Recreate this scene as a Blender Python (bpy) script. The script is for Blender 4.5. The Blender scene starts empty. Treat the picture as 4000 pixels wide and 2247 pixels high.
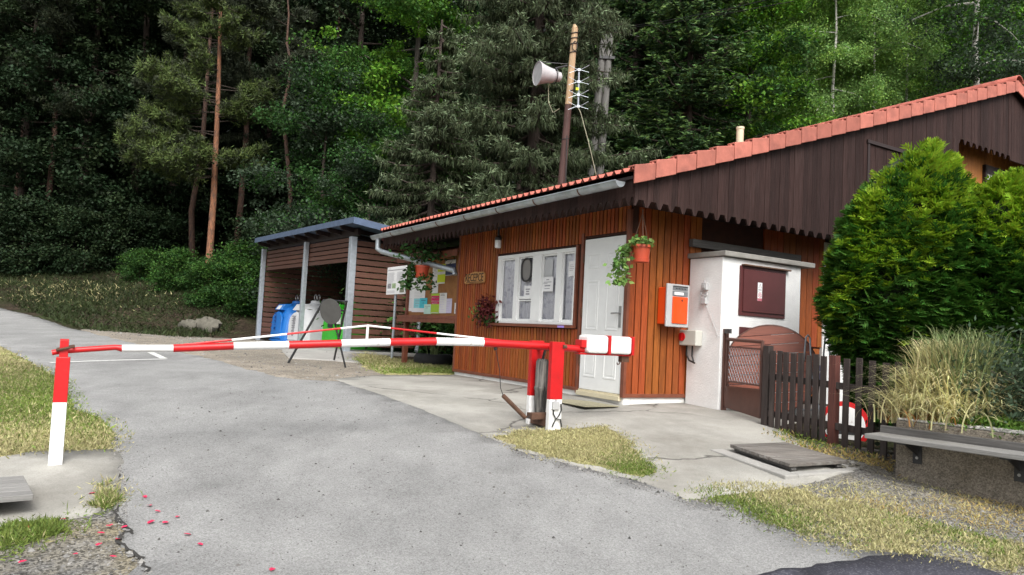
import bpy, math, random
import numpy as np
from mathutils import Vector, Matrix
from mathutils.geometry import delaunay_2d_cdt

SC = bpy.context.scene
COL = SC.collection
R = math.radians

# ------------------------------------------------------------------ camera
FPX, CX, CY = 2890.0, 2000.0, 1123.5          # focal length and centre in photo pixels
ROLL, PITCH = math.atan(.0528), math.atan(178.3 / FPX)
_f = np.array([0, math.cos(PITCH), math.sin(PITCH)])
_u0 = np.array([0, -math.sin(PITCH), math.cos(PITCH)])
_r0 = np.array([1., 0, 0])
_u = _u0 * math.cos(ROLL) - _r0 * math.sin(ROLL)
_r = _r0 * math.cos(ROLL) + _u0 * math.sin(ROLL)
cam = bpy.data.objects.new('camera', bpy.data.cameras.new('camera'))
COL.objects.link(cam)
cam.matrix_world = Matrix(((_r[0], _u[0], -_f[0], 0), (_r[1], _u[1], -_f[1], 0), (_r[2], _u[2], -_f[2], 0), (0, 0, 0, 1)))
cam.data.sensor_width = 36
cam.data.lens = 36 * FPX / 4000
cam.data.clip_start = .05
cam.data.clip_end = 600
SC.camera = cam

# ------------------------------------------------------------------ light
SUN_EL, SUN_AZ = R(46), R(166)                # azimuth clockwise from +Y: behind the camera, to its right
w = bpy.data.worlds.new('World')
SC.world = w
w.use_nodes = True
nt = w.node_tree
sky = nt.nodes.new('ShaderNodeTexSky')
sky.sky_type = 'NISHITA'
sky.sun_disc = False
sky.sun_elevation = SUN_EL
sky.sun_rotation = SUN_AZ
sky.air_density = 1.0
sky.dust_density = 4.0
sky.ozone_density = 1.0
hs = nt.nodes.new('ShaderNodeHueSaturation')   # overcast: the cloud layer takes most of the blue out
hs.inputs['Saturation'].default_value = .2
nt.links.new(sky.outputs[0], hs.inputs['Color'])
nt.links.new(hs.outputs[0], nt.nodes['Background'].inputs[0])
nt.nodes['Background'].inputs[1].default_value = .13
sl = bpy.data.lights.new('sun', 'SUN')
sl.energy = 1.5
sl.angle = R(35)
sl.color = (1, .97, .92)
sun = bpy.data.objects.new('sun', sl)
COL.objects.link(sun)
sd = Vector((math.sin(SUN_AZ) * math.cos(SUN_EL), math.cos(SUN_AZ) * math.cos(SUN_EL), math.sin(SUN_EL)))
sun.rotation_euler = sd.to_track_quat('Z', 'Y').to_euler()
SC.view_settings.view_transform = 'Standard'
SC.view_settings.look = 'None'
SC.view_settings.gamma = 1
SC.view_settings.exposure = 0.95
SC.cycles.max_bounces = 6
SC.cycles.diffuse_bounces = 3
SC.cycles.glossy_bounces = 2
SC.cycles.transmission_bounces = 4
SC.cycles.transparent_max_bounces = 6

# ------------------------------------------------------------------ measuring helpers
def ray(px, py): return _f + _r * (px - CX) / FPX - _u * (py - CY) / FPX
def at(px, py, Y):
    d = ray(px, py)
    return d * Y / d[1]
PHI = R(31.6)                                  # the house stands turned by this angle
C0 = at(2432, 1553, 9.2)                       # its near corner, at the lower edge of the boards
def frame(phi): return (np.array([math.cos(phi), math.sin(phi), 0]), np.array([-math.sin(phi), math.cos(phi), 0]))
def on_x(px, py, C, phi, x0):                  # meets the plane local X = x0 of a turned frame
    X, Y = frame(phi)
    d = ray(px, py)
    p = d * ((x0 + C @ X) / (d @ X)) - C
    return p @ Y, p[2]
def on_y(px, py, C, phi, y0):
    X, Y = frame(phi)
    d = ray(px, py)
    p = d * ((y0 + C @ Y) / (d @ Y)) - C
    return p @ X, p[2]
def hX(px, py, x0=0.): return on_x(px, py, C0, PHI, x0)
def hY(px, py, y0=0.): return on_y(px, py, C0, PHI, y0)
def HW(x, y, z):
    X, Y = frame(PHI)
    return tuple(C0 + X * x + Y * y + np.array([0, 0, z]))

# ------------------------------------------------------------------ terrain height (thin plate spline through measured spots)
_cp = [(x, y, -1.6 + .0837 * y) for x in (-4, 0, 4) for y in (2, 5, 7.6)] + [
    (1.5, 9.25, -.825), (2.67, 9.27, -.824), (-.95, 13.1, -.79), (4.5, 10.5, -.84), (7, 13, -.82), (-2.7, 16.4, -.73), (-3.85, 17.5, -.64),
    (-7.74, 22.7, -.57), (-3, 13.1, -.76), (-5, 12, -.74), (-9, 13, -.69), (-9.5, 17, -.5), (-16.6, 24, -.08), (-6.2, 9.6, -.83), (-3, 22, -.5),
    (-12.4, 30, 1.5), (-22, 31, 1.2), (-11, 23.5, .0), (-10, 26, .6), (-6, 29, .7), (-2, 27, .2), (5, 22, -.5), (10, 25, .2), (20, 24, .6),
    (0, 42, 4), (-14, 42, 4.5), (-32, 42, 4), (-40, 25, .8), (22, 42, 4.5), (42, 30, 3), (42, 8, -.8), (-40, 5, -1.6), (0, -20, -2.3),
    (42, -20, -2.3), (-42, -20, -2.5), (65, 70, 11), (-65, 70, 11), (0, 75, 12), (8, 5, -1.15), (-9, 5, -1.2)]
_cp = np.array(_cp, float)
def _U(r2): return .5 * r2 * np.log(np.maximum(r2, 1e-9))
def _tps():
    n = len(_cp)
    r2 = ((_cp[:, None, :2] - _cp[None, :, :2]) ** 2).sum(-1)
    A = np.zeros((n + 3, n + 3))
    A[:n, :n] = _U(r2) + np.eye(n) * .35
    A[:n, n] = 1
    A[:n, n + 1:] = _cp[:, :2]
    A[n:, :n] = A[:n, n:].T
    return np.linalg.solve(A, np.concatenate([_cp[:, 2], np.zeros(3)]))
_w = _tps()
def gz(x, y):
    x = np.asarray(x, float)
    y = np.asarray(y, float)
    r2 = (x[..., None] - _cp[:, 0]) ** 2 + (y[..., None] - _cp[:, 1]) ** 2
    return _U(r2) @ _w[:-3] + _w[-3] + _w[-2] * x + _w[-1] * y
def gp(px, py):                                # where a line of sight meets the ground
    d = ray(px, py)
    ts = np.linspace(2, 70, 3000)
    g = d[2] * ts - gz(d[0] * ts, d[1] * ts)
    k = int(np.argmax(g < 0))
    lo, hi = ts[max(k - 1, 0)], ts[k]
    for _ in range(30):
        m = .5 * (lo + hi)
        if d[2] * m - gz(d[0] * m, d[1] * m) > 0: lo = m
        else: hi = m
    return d * hi

# ------------------------------------------------------------------ scene graph helpers
def tag(o, label=None, cat=None, group=None, kind=None):
    if label: o['label'] = label
    if cat: o['category'] = cat
    if group: o['group'] = group
    if kind: o['kind'] = kind
    return o
def thing(name, label, cat, loc=(0, 0, 0), rotz=0, group=None):
    o = bpy.data.objects.new(name, None)
    o.empty_display_size = .1
    COL.objects.link(o)
    o.location = tuple(float(v) for v in loc)
    o.rotation_euler = (0, 0, rotz)
    return tag(o, label, cat, group)
def mesh_np(name, V, F, mats, mi=None, parent=None, smooth=False):
    V = np.ascontiguousarray(V, np.float32)
    F = np.ascontiguousarray(F, np.int32)
    me = bpy.data.meshes.new(name)
    k = F.shape[1]
    me.vertices.add(len(V))
    me.vertices.foreach_set('co', V.ravel())
    me.loops.add(F.size)
    me.loops.foreach_set('vertex_index', F.ravel())
    me.polygons.add(len(F))
    me.polygons.foreach_set('loop_start', np.arange(0, F.size, k, dtype=np.int32))
    me.polygons.foreach_set('loop_total', np.full(len(F), k, np.int32))
    if mi is not None: me.polygons.foreach_set('material_index', np.ascontiguousarray(mi, np.int32))
    if smooth: me.polygons.foreach_set('use_smooth', np.ones(len(F), bool))
    me.update(calc_edges=True)
    for m in (mats if isinstance(mats, (list, tuple)) else [mats]): me.materials.append(m)
    o = bpy.data.objects.new(name, me)
    COL.objects.link(o)
    o.parent = parent
    return o

class MB:
    """collects shapes; build() links them as ONE mesh object"""
    def __init__(s): s.v, s.f, s.m = [], [], []
    def add(s, vs, fs, mi=0, M=None):
        b = len(s.v)
        for p in vs:
            p = Vector(tuple(float(c) for c in p))
            s.v.append(tuple(M @ p) if M is not None else tuple(p))
        for f in fs:
            s.f.append([b + i for i in f])
            s.m.append(mi)
        return s
    def box(s, x0, y0, z0, x1, y1, z1, mi=0, M=None):
        return s.add([(x0, y0, z0), (x1, y0, z0), (x1, y1, z0), (x0, y1, z0), (x0, y0, z1), (x1, y0, z1), (x1, y1, z1), (x0, y1, z1)],
                     [(0, 3, 2, 1), (4, 5, 6, 7), (0, 1, 5, 4), (1, 2, 6, 5), (2, 3, 7, 6), (3, 0, 4, 7)], mi, M)
    def prism(s, poly, vec, mi=0, M=None):     # 3D polygon pushed along vec
        n = len(poly)
        vec = np.array(vec, float)
        vs = [np.array(p, float) for p in poly]
        vs = vs + [p + vec for p in vs]
        return s.add(vs, [tuple(range(n))[::-1], tuple(range(n, 2 * n))] + [(i, (i + 1) % n, n + (i + 1) % n, n + i) for i in range(n)], mi, M)
    def tube(s, pts, r, n=8, mi=0, M=None, cap=True, mis=None):
        pts = [np.array(p, float) for p in pts]
        rs = list(r) if hasattr(r, '__len__') else [r] * len(pts)
        vs, prev = [], None
        for i, p in enumerate(pts):
            t = pts[min(i + 1, len(pts) - 1)] - pts[max(i - 1, 0)]
            t = t / (np.linalg.norm(t) + 1e-9)
            if prev is None:
                a = np.array([0, 0, 1.]) if abs(t[2]) < .9 else np.array([1., 0, 0])
            else: a = prev
            a = a - t * (a @ t)
            a /= np.linalg.norm(a) + 1e-9
            prev = a
            b = np.cross(t, a)
            for k in range(n):
                an = 2 * math.pi * (k + .5) / n
                vs.append(p + rs[i] * (a * math.cos(an) + b * math.sin(an)))
        base = len(s.v)
        for i in range(len(pts) - 1):
            pass
        fs, ms = [], []
        for i in range(len(pts) - 1):
            for k in range(n):
                fs.append((i * n + k, i * n + (k + 1) % n, (i + 1) * n + (k + 1) % n, (i + 1) * n + k))
                ms.append(mis[i] if mis else mi)
        if cap:
            fs.append(tuple(range(n))[::-1]); ms.append(mis[0] if mis else mi)
            fs.append(tuple(range((len(pts) - 1) * n, len(pts) * n))); ms.append(mis[-1] if mis else mi)
        s.add(vs, fs, mi, M)
        s.m[-len(ms):] = ms
        return s
    def lathe(s, prof, n=20, c=(0, 0, 0), mi=0, M=None):
        vs = [(c[0] + r * math.cos(2 * math.pi * k / n), c[1] + r * math.sin(2 * math.pi * k / n), c[2] + z) for r, z in prof for k in range(n)]
        fs = [(i * n + k, i * n + (k + 1) % n, (i + 1) * n + (k + 1) % n, (i + 1) * n + k) for i in range(len(prof) - 1) for k in range(n)]
        fs += [tuple(range(n))[::-1], tuple(range((len(prof) - 1) * n, len(prof) * n))]
        return s.add(vs, fs, mi, M)
    def disc(s, c, nrm, r, th, n=32, mi=0):
        c, nrm = np.array(c, float), np.array(nrm, float)
        nrm /= np.linalg.norm(nrm)
        return s.tube([c - nrm * th / 2, c + nrm * th / 2], r, n, mi)
    def text(s, txt, size, M, mi=0, extrude=.001, align='CENTER'):
        cu = bpy.data.curves.new('t', 'FONT')
        cu.body, cu.size, cu.extrude, cu.align_x, cu.align_y = txt, size, extrude, align, 'CENTER'
        cu.resolution_u = 2
        ob = bpy.data.objects.new('t', cu)
        COL.objects.link(ob)
        bpy.context.view_layer.update()
        me = bpy.data.meshes.new_from_object(ob.evaluated_get(bpy.context.evaluated_depsgraph_get()))
        s.add([v.co for v in me.vertices], [tuple(p.vertices) for p in me.polygons], mi, M)
        bpy.data.objects.remove(ob)
        bpy.data.meshes.remove(me)
        bpy.data.curves.remove(cu)
        return s
    def build(s, name, mats, parent=None, smooth=False, bevel=0, loc=None):
        me = bpy.data.meshes.new(name)
        me.from_pydata(s.v, [], s.f)
        for m in (mats if isinstance(mats, (list, tuple)) else [mats]): me.materials.append(m)
        me.polygons.foreach_set('material_index', np.array(s.m, np.int32))
        if smooth:
            me.polygons.foreach_set('use_smooth', np.ones(len(s.f), bool))
            me.set_sharp_from_angle(angle=R(40))
        me.update()
        o = bpy.data.objects.new(name, me)
        COL.objects.link(o)
        o.parent = parent
        if loc is not None: o.location = tuple(float(c) for c in loc)
        if bevel:
            b = o.modifiers.new('bevel', 'BEVEL')
            b.width = bevel
            b.segments = 2
            b.limit_method = 'ANGLE'
            b.angle_limit = R(50)
        return o
def plane_M(origin, right, up):
    r_, u_ = Vector(right).normalized(), Vector(up).normalized()
    n_ = r_.cross(u_)
    return Matrix(((r_[0], u_[0], n_[0], origin[0]), (r_[1], u_[1], n_[1], origin[1]), (r_[2], u_[2], n_[2], origin[2]), (0, 0, 0, 1)))
def dup(root, loc, rotz=0, scale=1., label=None, group=None):
    r_ = root.copy()
    COL.objects.link(r_)
    r_.location = tuple(float(c) for c in loc)
    r_.rotation_euler = (0, 0, rotz)
    r_.scale = (scale,) * 3
    if label: r_['label'] = label
    if group: r_['group'] = group
    for ch in list(root.children):
        c = ch.copy()
        COL.objects.link(c)
        c.parent = r_
        for g in list(ch.children):
            d = g.copy()
            COL.objects.link(d)
            d.parent = c
    return r_
def to_local(P, loc, phi):
    X, Y = frame(phi)
    d = np.array(P, float) - np.array(loc, float)
    return np.array([d @ X, d @ Y, d[2]])

# ------------------------------------------------------------------ materials
def lin(h):
    h = h.lstrip('#')
    c = [int(h[i:i + 2], 16) / 255 for i in (0, 2, 4)]
    return tuple(v / 12.92 if v <= .04045 else ((v + .055) / 1.055) ** 2.4 for v in c)
def mat(name, base, rough=.6, var=.2, scale=6., stretch=(1, 1, 1), bump=.0, bscale=None, metal=0., spec=.5, island=0., island_hue=0., second=None, sfac=(.45, .65), sscale=None,
        trans=0., speck=None, cells=None, cracks=None):
    m = bpy.data.materials.new(name)
    m.use_nodes = True
    t = m.node_tree
    N, L = t.nodes, t.links
    b = N['Principled BSDF']
    b.inputs['Roughness'].default_value = rough
    b.inputs['Metallic'].default_value = metal
    b.inputs['Specular IOR Level'].default_value = spec
    tc = N.new('ShaderNodeTexCoord')
    mp = N.new('ShaderNodeMapping')
    mp.inputs['Scale'].default_value = stretch
    L.new(tc.outputs['Object'], mp.inputs[0])
    nz = N.new('ShaderNodeTexNoise')
    nz.inputs['Scale'].default_value = scale
    nz.inputs['Detail'].default_value = 6
    nz.inputs['Roughness'].default_value = .6
    L.new(mp.outputs[0], nz.inputs[0])
    cr = N.new('ShaderNodeValToRGB')
    cr.color_ramp.elements[0].position = .3
    cr.color_ramp.elements[1].position = .72
    cr.color_ramp.elements[0].color = tuple(c * (1 - var) for c in base) + (1,)
    cr.color_ramp.elements[1].color = tuple(min(c * (1 + var), 1) for c in base) + (1,)
    L.new(nz.outputs[0], cr.inputs[0])
    out = cr.outputs[0]
    if second is not None:
        n2 = N.new('ShaderNodeTexNoise')
        n2.inputs['Scale'].default_value = sscale or scale * .35
        n2.inputs['Detail'].default_value = 8
        n2.inputs['Roughness'].default_value = .65
        L.new(mp.outputs[0], n2.inputs[0])
        r2 = N.new('ShaderNodeMapRange')
        r2.inputs[1].default_value, r2.inputs[2].default_value = sfac
        L.new(n2.outputs[0], r2.inputs[0])
        mx = N.new('ShaderNodeMix')
        mx.data_type = 'RGBA'
        L.new(r2.outputs[0], mx.inputs[0])
        L.new(out, mx.inputs[6])
        mx.inputs[7].default_value = tuple(second) + (1,)
        out = mx.outputs[2]
    if speck is not None:                      # (colour, scale, threshold): scattered grains
        v = N.new('ShaderNodeTexVoronoi')
        v.inputs['Scale'].default_value = speck[1]
        L.new(tc.outputs['Object'], v.inputs[0])
        wn = N.new('ShaderNodeSeparateColor')
        L.new(v.outputs['Color'], wn.inputs[0])
        mr = N.new('ShaderNodeMapRange')
        mr.inputs[1].default_value, mr.inputs[2].default_value = speck[2], speck[2] + .08
        L.new(wn.outputs[0], mr.inputs[0])
        mx = N.new('ShaderNodeMix')
        mx.data_type = 'RGBA'
        L.new(mr.outputs[0], mx.inputs[0])
        L.new(out, mx.inputs[6])
        mx.inputs[7].default_value = tuple(speck[0]) + (1,)
        out = mx.outputs[2]
    if cells is not None:                      # (scale, strength): every grain its own tone
        v = N.new('ShaderNodeTexVoronoi')
        v.inputs['Scale'].default_value = cells[0]
        L.new(tc.outputs['Object'], v.inputs[0])
        sp = N.new('ShaderNodeSeparateColor')
        L.new(v.outputs['Color'], sp.inputs[0])
        mr = N.new('ShaderNodeMapRange')
        mr.inputs[3].default_value, mr.inputs[4].default_value = 1 - cells[1], 1 + cells[1]
        L.new(sp.outputs[0], mr.inputs[0])
        h = N.new('ShaderNodeHueSaturation')
        L.new(mr.outputs[0], h.inputs['Value'])
        L.new(out, h.inputs['Color'])
        out = h.outputs[0]
    if cracks is not None:                     # (scale, width, strength): wandering hairline cracks, broken up by noise
        n3 = N.new('ShaderNodeTexNoise')
        n3.inputs['Scale'].default_value = 2.2
        n3.inputs['Detail'].default_value = 5
        L.new(tc.outputs['Object'], n3.inputs[0])
        m9 = N.new('ShaderNodeMix')
        m9.data_type = 'RGBA'
        m9.blend_type = 'LINEAR_LIGHT'
        m9.inputs[0].default_value = .28
        L.new(tc.outputs['Object'], m9.inputs[6])
        L.new(n3.outputs['Color'], m9.inputs[7])
        v = N.new('ShaderNodeTexVoronoi')
        v.feature = 'DISTANCE_TO_EDGE'
        v.inputs['Scale'].default_value = cracks[0]
        L.new(m9.outputs[2], v.inputs[0])
        n4 = N.new('ShaderNodeTexNoise')
        n4.inputs['Scale'].default_value = .9
        L.new(tc.outputs['Object'], n4.inputs[0])
        r4 = N.new('ShaderNodeMapRange')
        r4.inputs[1].default_value, r4.inputs[2].default_value = .4, .54
        r4.inputs[3].default_value, r4.inputs[4].default_value = 0, cracks[2]
        L.new(n4.outputs[0], r4.inputs[0])
        r5 = N.new('ShaderNodeMapRange')
        r5.inputs[1].default_value, r5.inputs[2].default_value = 0, cracks[1]
        r5.inputs[3].default_value, r5.inputs[4].default_value = 1, 0
        L.new(v.outputs['Distance'], r5.inputs[0])
        mm = N.new('ShaderNodeMath')
        mm.operation = 'MULTIPLY'
        L.new(r4.outputs[0], mm.inputs[0])
        L.new(r5.outputs[0], mm.inputs[1])
        mx = N.new('ShaderNodeMix')
        mx.data_type = 'RGBA'
        L.new(mm.outputs[0], mx.inputs[0])
        L.new(out, mx.inputs[6])
        mx.inputs[7].default_value = (.07, .065, .06, 1)
        out = mx.outputs[2]
    if island or island_hue:
        ge = N.new('ShaderNodeNewGeometry')
        mr = N.new('ShaderNodeMapRange')
        mr.inputs[3].default_value, mr.inputs[4].default_value = 1 - island, 1 + island
        L.new(ge.outputs['Random Per Island'], mr.inputs[0])
        h = N.new('ShaderNodeHueSaturation')
        L.new(mr.outputs[0], h.inputs['Value'])
        if island_hue:
            m2 = N.new('ShaderNodeMath')
            m2.operation = 'MULTIPLY'
            m2.inputs[1].default_value = 7.13
            L.new(ge.outputs['Random Per Island'], m2.inputs[0])
            m3 = N.new('ShaderNodeMath')
            m3.operation = 'FRACT'
            L.new(m2.outputs[0], m3.inputs[0])
            m4 = N.new('ShaderNodeMapRange')
            m4.inputs[3].default_value, m4.inputs[4].default_value = .5 - island_hue, .5 + island_hue
            L.new(m3.outputs[0], m4.inputs[0])
            L.new(m4.outputs[0], h.inputs['Hue'])
        L.new(out, h.inputs['Color'])
        out = h.outputs[0]
    L.new(out, b.inputs['Base Color'])
    if bump:
        nb = N.new('ShaderNodeTexNoise')
        nb.inputs['Scale'].default_value = bscale or scale * 4
        nb.inputs['Detail'].default_value = 8
        nb.inputs['Roughness'].default_value = .7
        L.new(mp.outputs[0], nb.inputs[0])
        bp = N.new('ShaderNodeBump')
        bp.inputs['Strength'].default_value = bump
        bp.inputs['Distance'].default_value = .02
        L.new(nb.outputs[0], bp.inputs['Height'])
        L.new(bp.outputs[0], b.inputs['Normal'])
    if trans:
        tr = N.new('ShaderNodeBsdfTranslucent')
        L.new(out, tr.inputs[0])
        ms = N.new('ShaderNodeMixShader')
        ms.inputs[0].default_value = trans
        L.new(b.outputs[0], ms.inputs[1])
        L.new(tr.outputs[0], ms.inputs[2])
        L.new(ms.outputs[0], N['Material Output'].inputs[0])
    return m

M = {}
M['road'] = mat('asphalt_old', (.285, .285, .28), .92, .13, 2.6, (1, .6, 1), bump=.8, bscale=55, spec=.15, second=(.165, .165, .163), sfac=(.48, .85), sscale=1.1, speck=((.1, .1, .1), 85, .965), cells=(150, .26))
M['newroad'] = mat('asphalt_new', (.055, .056, .075), .85, .25, 30, bump=.5, bscale=90, spec=.4, speck=((.13, .13, .15), 120, .8))
M['line'] = mat('road_paint', (.62, .62, .6), .8, .15, 20, second=(.3, .3, .3), sfac=(.55, .7), sscale=12)
M['soil'] = mat('forest_soil', (.042, .031, .022), .95, .4, 2.2, bump=.8, bscale=12, spec=.1, second=(.028, .032, .014), sfac=(.42, .6), sscale=.9, cells=(24, .6))
M['gravel'] = mat('gravel', (.19, .185, .175), .95, .3, 4, bump=1., bscale=60, spec=.15, second=(.25, .22, .155), sfac=(.45, .65), sscale=1.3, cells=(75, .65))
M['sand'] = mat('sandy_gravel', (.26, .23, .19), .95, .22, 3, bump=.8, bscale=30, spec=.15, second=(.17, .155, .13), sfac=(.48, .7), sscale=.8, cells=(60, .35))
M['lawnbed'] = mat('lawn_soil', (.25, .245, .105), .95, .35, 3, bump=.8, bscale=25, spec=.1, second=(.34, .3, .17), sfac=(.45, .62), sscale=1.2, cells=(70, .35))
M['white'] = mat('white_paint', (.78, .79, .78), .45, .05, 4, bump=.05)
M['plaster'] = mat('white_plaster', (.74, .74, .73), .85, .06, 6, bump=.35, bscale=40, second=(.6, .59, .56), sfac=(.62, .8), sscale=2)
M['plinth'] = mat('plinth_paint', (.74, .73, .7), .8, .08, 6, bump=.3, speck=((.05, .05, .05), 14, .94))
M['orange'] = mat('stained_board', (.28, .07, .0145), .55, .3, 9, (6, 6, .55), bump=.3, bscale=14, spec=.3, island=.22, island_hue=.009, second=(.17, .045, .012), sfac=(.55, .72), sscale=5)
M['gap'] = mat('board_backing', (.045, .012, .005), .8, .3, 8)
M['trim'] = mat('dark_red_trim', (.17, .05, .025), .55, .25, 8, (1, 1, 1), bump=.1)
M['brown'] = mat('dark_brown_board', (.031, .0165, .0145), .7, .4, 8, (7, 7, .4), bump=.35, bscale=12, spec=.15, island=.3, second=(.052, .034, .031), sfac=(.52, .75), sscale=5)
M['soffit'] = mat('soffit_board', (.02, .01, .009), .6, .3, 8, (5, .5, 5), island=.2)
M['tile'] = mat('roof_tile', (.45, .135, .1), .75, .2, 7, bump=.2, spec=.3, second=(.33, .1, .075), sfac=(.48, .7), sscale=2.2, cells=(5.5, .14))
M['zinc'] = mat('zinc', (.4, .44, .47), .42, .18, 9, bump=.05, metal=.55, second=(.27, .29, .31), sfac=(.5, .7))
M['galv'] = mat('galvanised_steel', (.42, .46, .5), .4, .14, 14, metal=.5)
M['red'] = mat('red_gloss_paint', (.5, .007, .009), .4, .14, 5, bump=.08, bscale=25, second=(.36, .012, .012), sfac=(.58, .75), sscale=7, speck=((.12, .03, .02), 55, .975))
M['wht'] = mat('white_gloss_paint', (.78, .78, .77), .45, .06, 8, bump=.1, bscale=18, second=(.6, .57, .52), sfac=(.58, .72), speck=((.22, .14, .1), 45, .97))
M['orangepaint'] = mat('orange_paint', (.75, .075, .01), .35, .06, 4)
M['greypaint'] = mat('grey_paint', (.42, .42, .42), .45, .06, 5)
M['dark'] = mat('dark_metal', (.03, .03, .032), .5, .3, 12, bump=.1)
M['steel'] = mat('dark_steel_tube', (.035, .036, .038), .4, .25, 15, metal=.3)
M['brownmetal'] = mat('brown_metal', (.09, .04, .03), .45, .18, 6, bump=.05)
M['maroon'] = mat('maroon_sheet', (.085, .022, .022), .45, .12, 5)
M['rust'] = mat('rusty_steel', (.1, .05, .03), .85, .4, 15, bump=.4)
M['concrete'] = mat('concrete', (.34, .33, .31), .9, .16, 3, bump=.5, bscale=40, spec=.2, second=(.25, .245, .23), sfac=(.5, .7), sscale=1.2)
M['slab'] = mat('concrete_paving', (.345, .335, .305), .9, .2, 1.6, bump=.4, bscale=50, spec=.2, second=(.225, .215, .19), sfac=(.46, .7), sscale=.9, cells=(160, .1), cracks=(.42, .014, .95))
M['cap'] = mat('old_concrete', (.24, .23, .21), .9, .2, 5, bump=.4)
M['agg'] = mat('exposed_aggregate', (.23, .2, .16), .9, .2, 14, bump=.6, bscale=60, cells=(110, .4), second=(.17, .145, .11), sfac=(.5, .7), sscale=3)
M['greywood'] = mat('weathered_board', (.23, .225, .215), .8, .25, 6, (.6, 12, 12), bump=.4, bscale=10, island=.2)
M['greywoodd'] = mat('weathered_dark_board', (.11, .105, .1), .85, .3, 6, (.6, 12, 12), bump=.4, bscale=10, island=.2)
M['fence'] = mat('fence_stain', (.036, .025, .022), .7, .35, 7, (6, 6, .6), bump=.3, bscale=10, island=.3, second=(.075, .06, .052), sfac=(.52, .72))
M['fencered'] = mat('red_brown_stain', (.1, .03, .022), .65, .35, 7, (6, 6, .6), bump=.3, bscale=10)
M['pole'] = mat('bare_pole_wood', (.42, .29, .17), .8, .25, 5, (7, 7, .35), bump=.3, bscale=8, second=(.24, .12, .06), sfac=(.55, .75), sscale=3)
M['poletar'] = mat('tarred_pole_wood', (.07, .032, .026), .75, .35, 5, (7, 7, .35), bump=.3, bscale=8)
M['greypole'] = mat('grey_pole', (.16, .155, .145), .85, .25, 6, (5, 5, .5), bump=.3)
M['slat'] = mat('shed_slat', (.1, .042, .026), .65, .3, 8, (.4, .4, 8), bump=.2, island=.25)
M['shedroof'] = mat('blue_grey_sheet', (.1, .14, .22), .45, .15, 6, metal=.3)
M['cork'] = mat('cork_board', (.33, .15, .05), .85, .25, 12, bump=.2, second=(.24, .1, .035), sfac=(.45, .65), sscale=6)
M['paper'] = mat('white_paper', (.76, .76, .76), .8, .03, 3)
M['ink'] = mat('print_grey', (.3, .3, .32), .8, .2, 20)
M['black'] = mat('print_black', (.02, .02, .02), .7, .2, 20)
M['yellow'] = mat('neon_yellow_paper', (.62, .74, .03), .8, .05, 3)
M['lime'] = mat('lime_paper', (.4, .6, .05), .8, .05, 3)
M['pink'] = mat('magenta_print', (.62, .02, .12), .8, .05, 3)
M['cyan'] = mat('cyan_paper', (.07, .5, .6), .8, .1, 3)
M['palecyan'] = mat('pale_cyan_paper', (.25, .6, .66), .8, .1, 3)
M['mint'] = mat('mint_paper', (.55, .78, .68), .8, .05, 3)
M['navy'] = mat('navy_print', (.03, .045, .12), .7, .1, 3)
M['lilac'] = mat('lilac_paper', (.6, .57, .74), .8, .05, 3)
M['violet'] = mat('violet_sticker', (.35, .25, .7), .7, .05, 3)
M['terracotta'] = mat('terracotta_plastic', (.42, .06, .025), .5, .1, 4)
M['blue'] = mat('blue_plastic', (.015, .17, .55), .38, .08, 3, bump=.05)
M['green'] = mat('green_plastic', (.035, .4, .02), .38, .08, 3, bump=.05)
M['binwhite'] = mat('white_plastic', (.66, .67, .68), .4, .06, 3, bump=.05)
M['rubber'] = mat('tyre_rubber', (.016, .016, .017), .8, .3, 20, bump=.5)
M['mattan'] = mat('coir_mat', (.31, .285, .19), .95, .2, 40, bump=.6, bscale=120)
M['table'] = mat('brown_table_plank', (.2, .055, .03), .5, .2, 6, (.5, 6, 6), bump=.1, island=.12)
M['signwood'] = mat('carved_plaque_wood', (.42, .2, .06), .6, .25, 8, (1, .6, 6), bump=.3)
M['cream'] = mat('cream_pipe', (.6, .54, .38), .5, .08, 4)
M['horn'] = mat('grey_horn', (.44, .43, .44), .5, .12, 8, bump=.1)
M['motor'] = mat('grimy_cylinder', (.2, .19, .17), .6, .4, 7, (6, 6, .6), bump=.3, second=(.03, .03, .03), sfac=(.45, .6), sscale=3, metal=.2)
M['cable'] = mat('cable_black', (.015, .015, .015), .6, .2, 5)
M['cablelight'] = mat('cable_pale', (.3, .29, .2), .6, .2, 5)
M['handle'] = mat('satin_steel', (.4, .4, .4), .35, .1, 6, metal=.8)
M['curtain'] = mat('lace_curtain', (.85, .85, .9), .9, .1, 16, (1, 1, 1), second=(.6, .6, .68), sfac=(.52, .62), sscale=11)
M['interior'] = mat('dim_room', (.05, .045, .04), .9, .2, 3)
M['petal'] = mat('rose_petal', (.6, .015, .08), .5, .2, 20, island=.25)
M['straw'] = mat('straw', (.45, .36, .17), .9, .3, 8, island=.4)
M['rock'] = mat('rock', (.12, .112, .09), .95, .3, 3, bump=.8, bscale=14)
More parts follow.
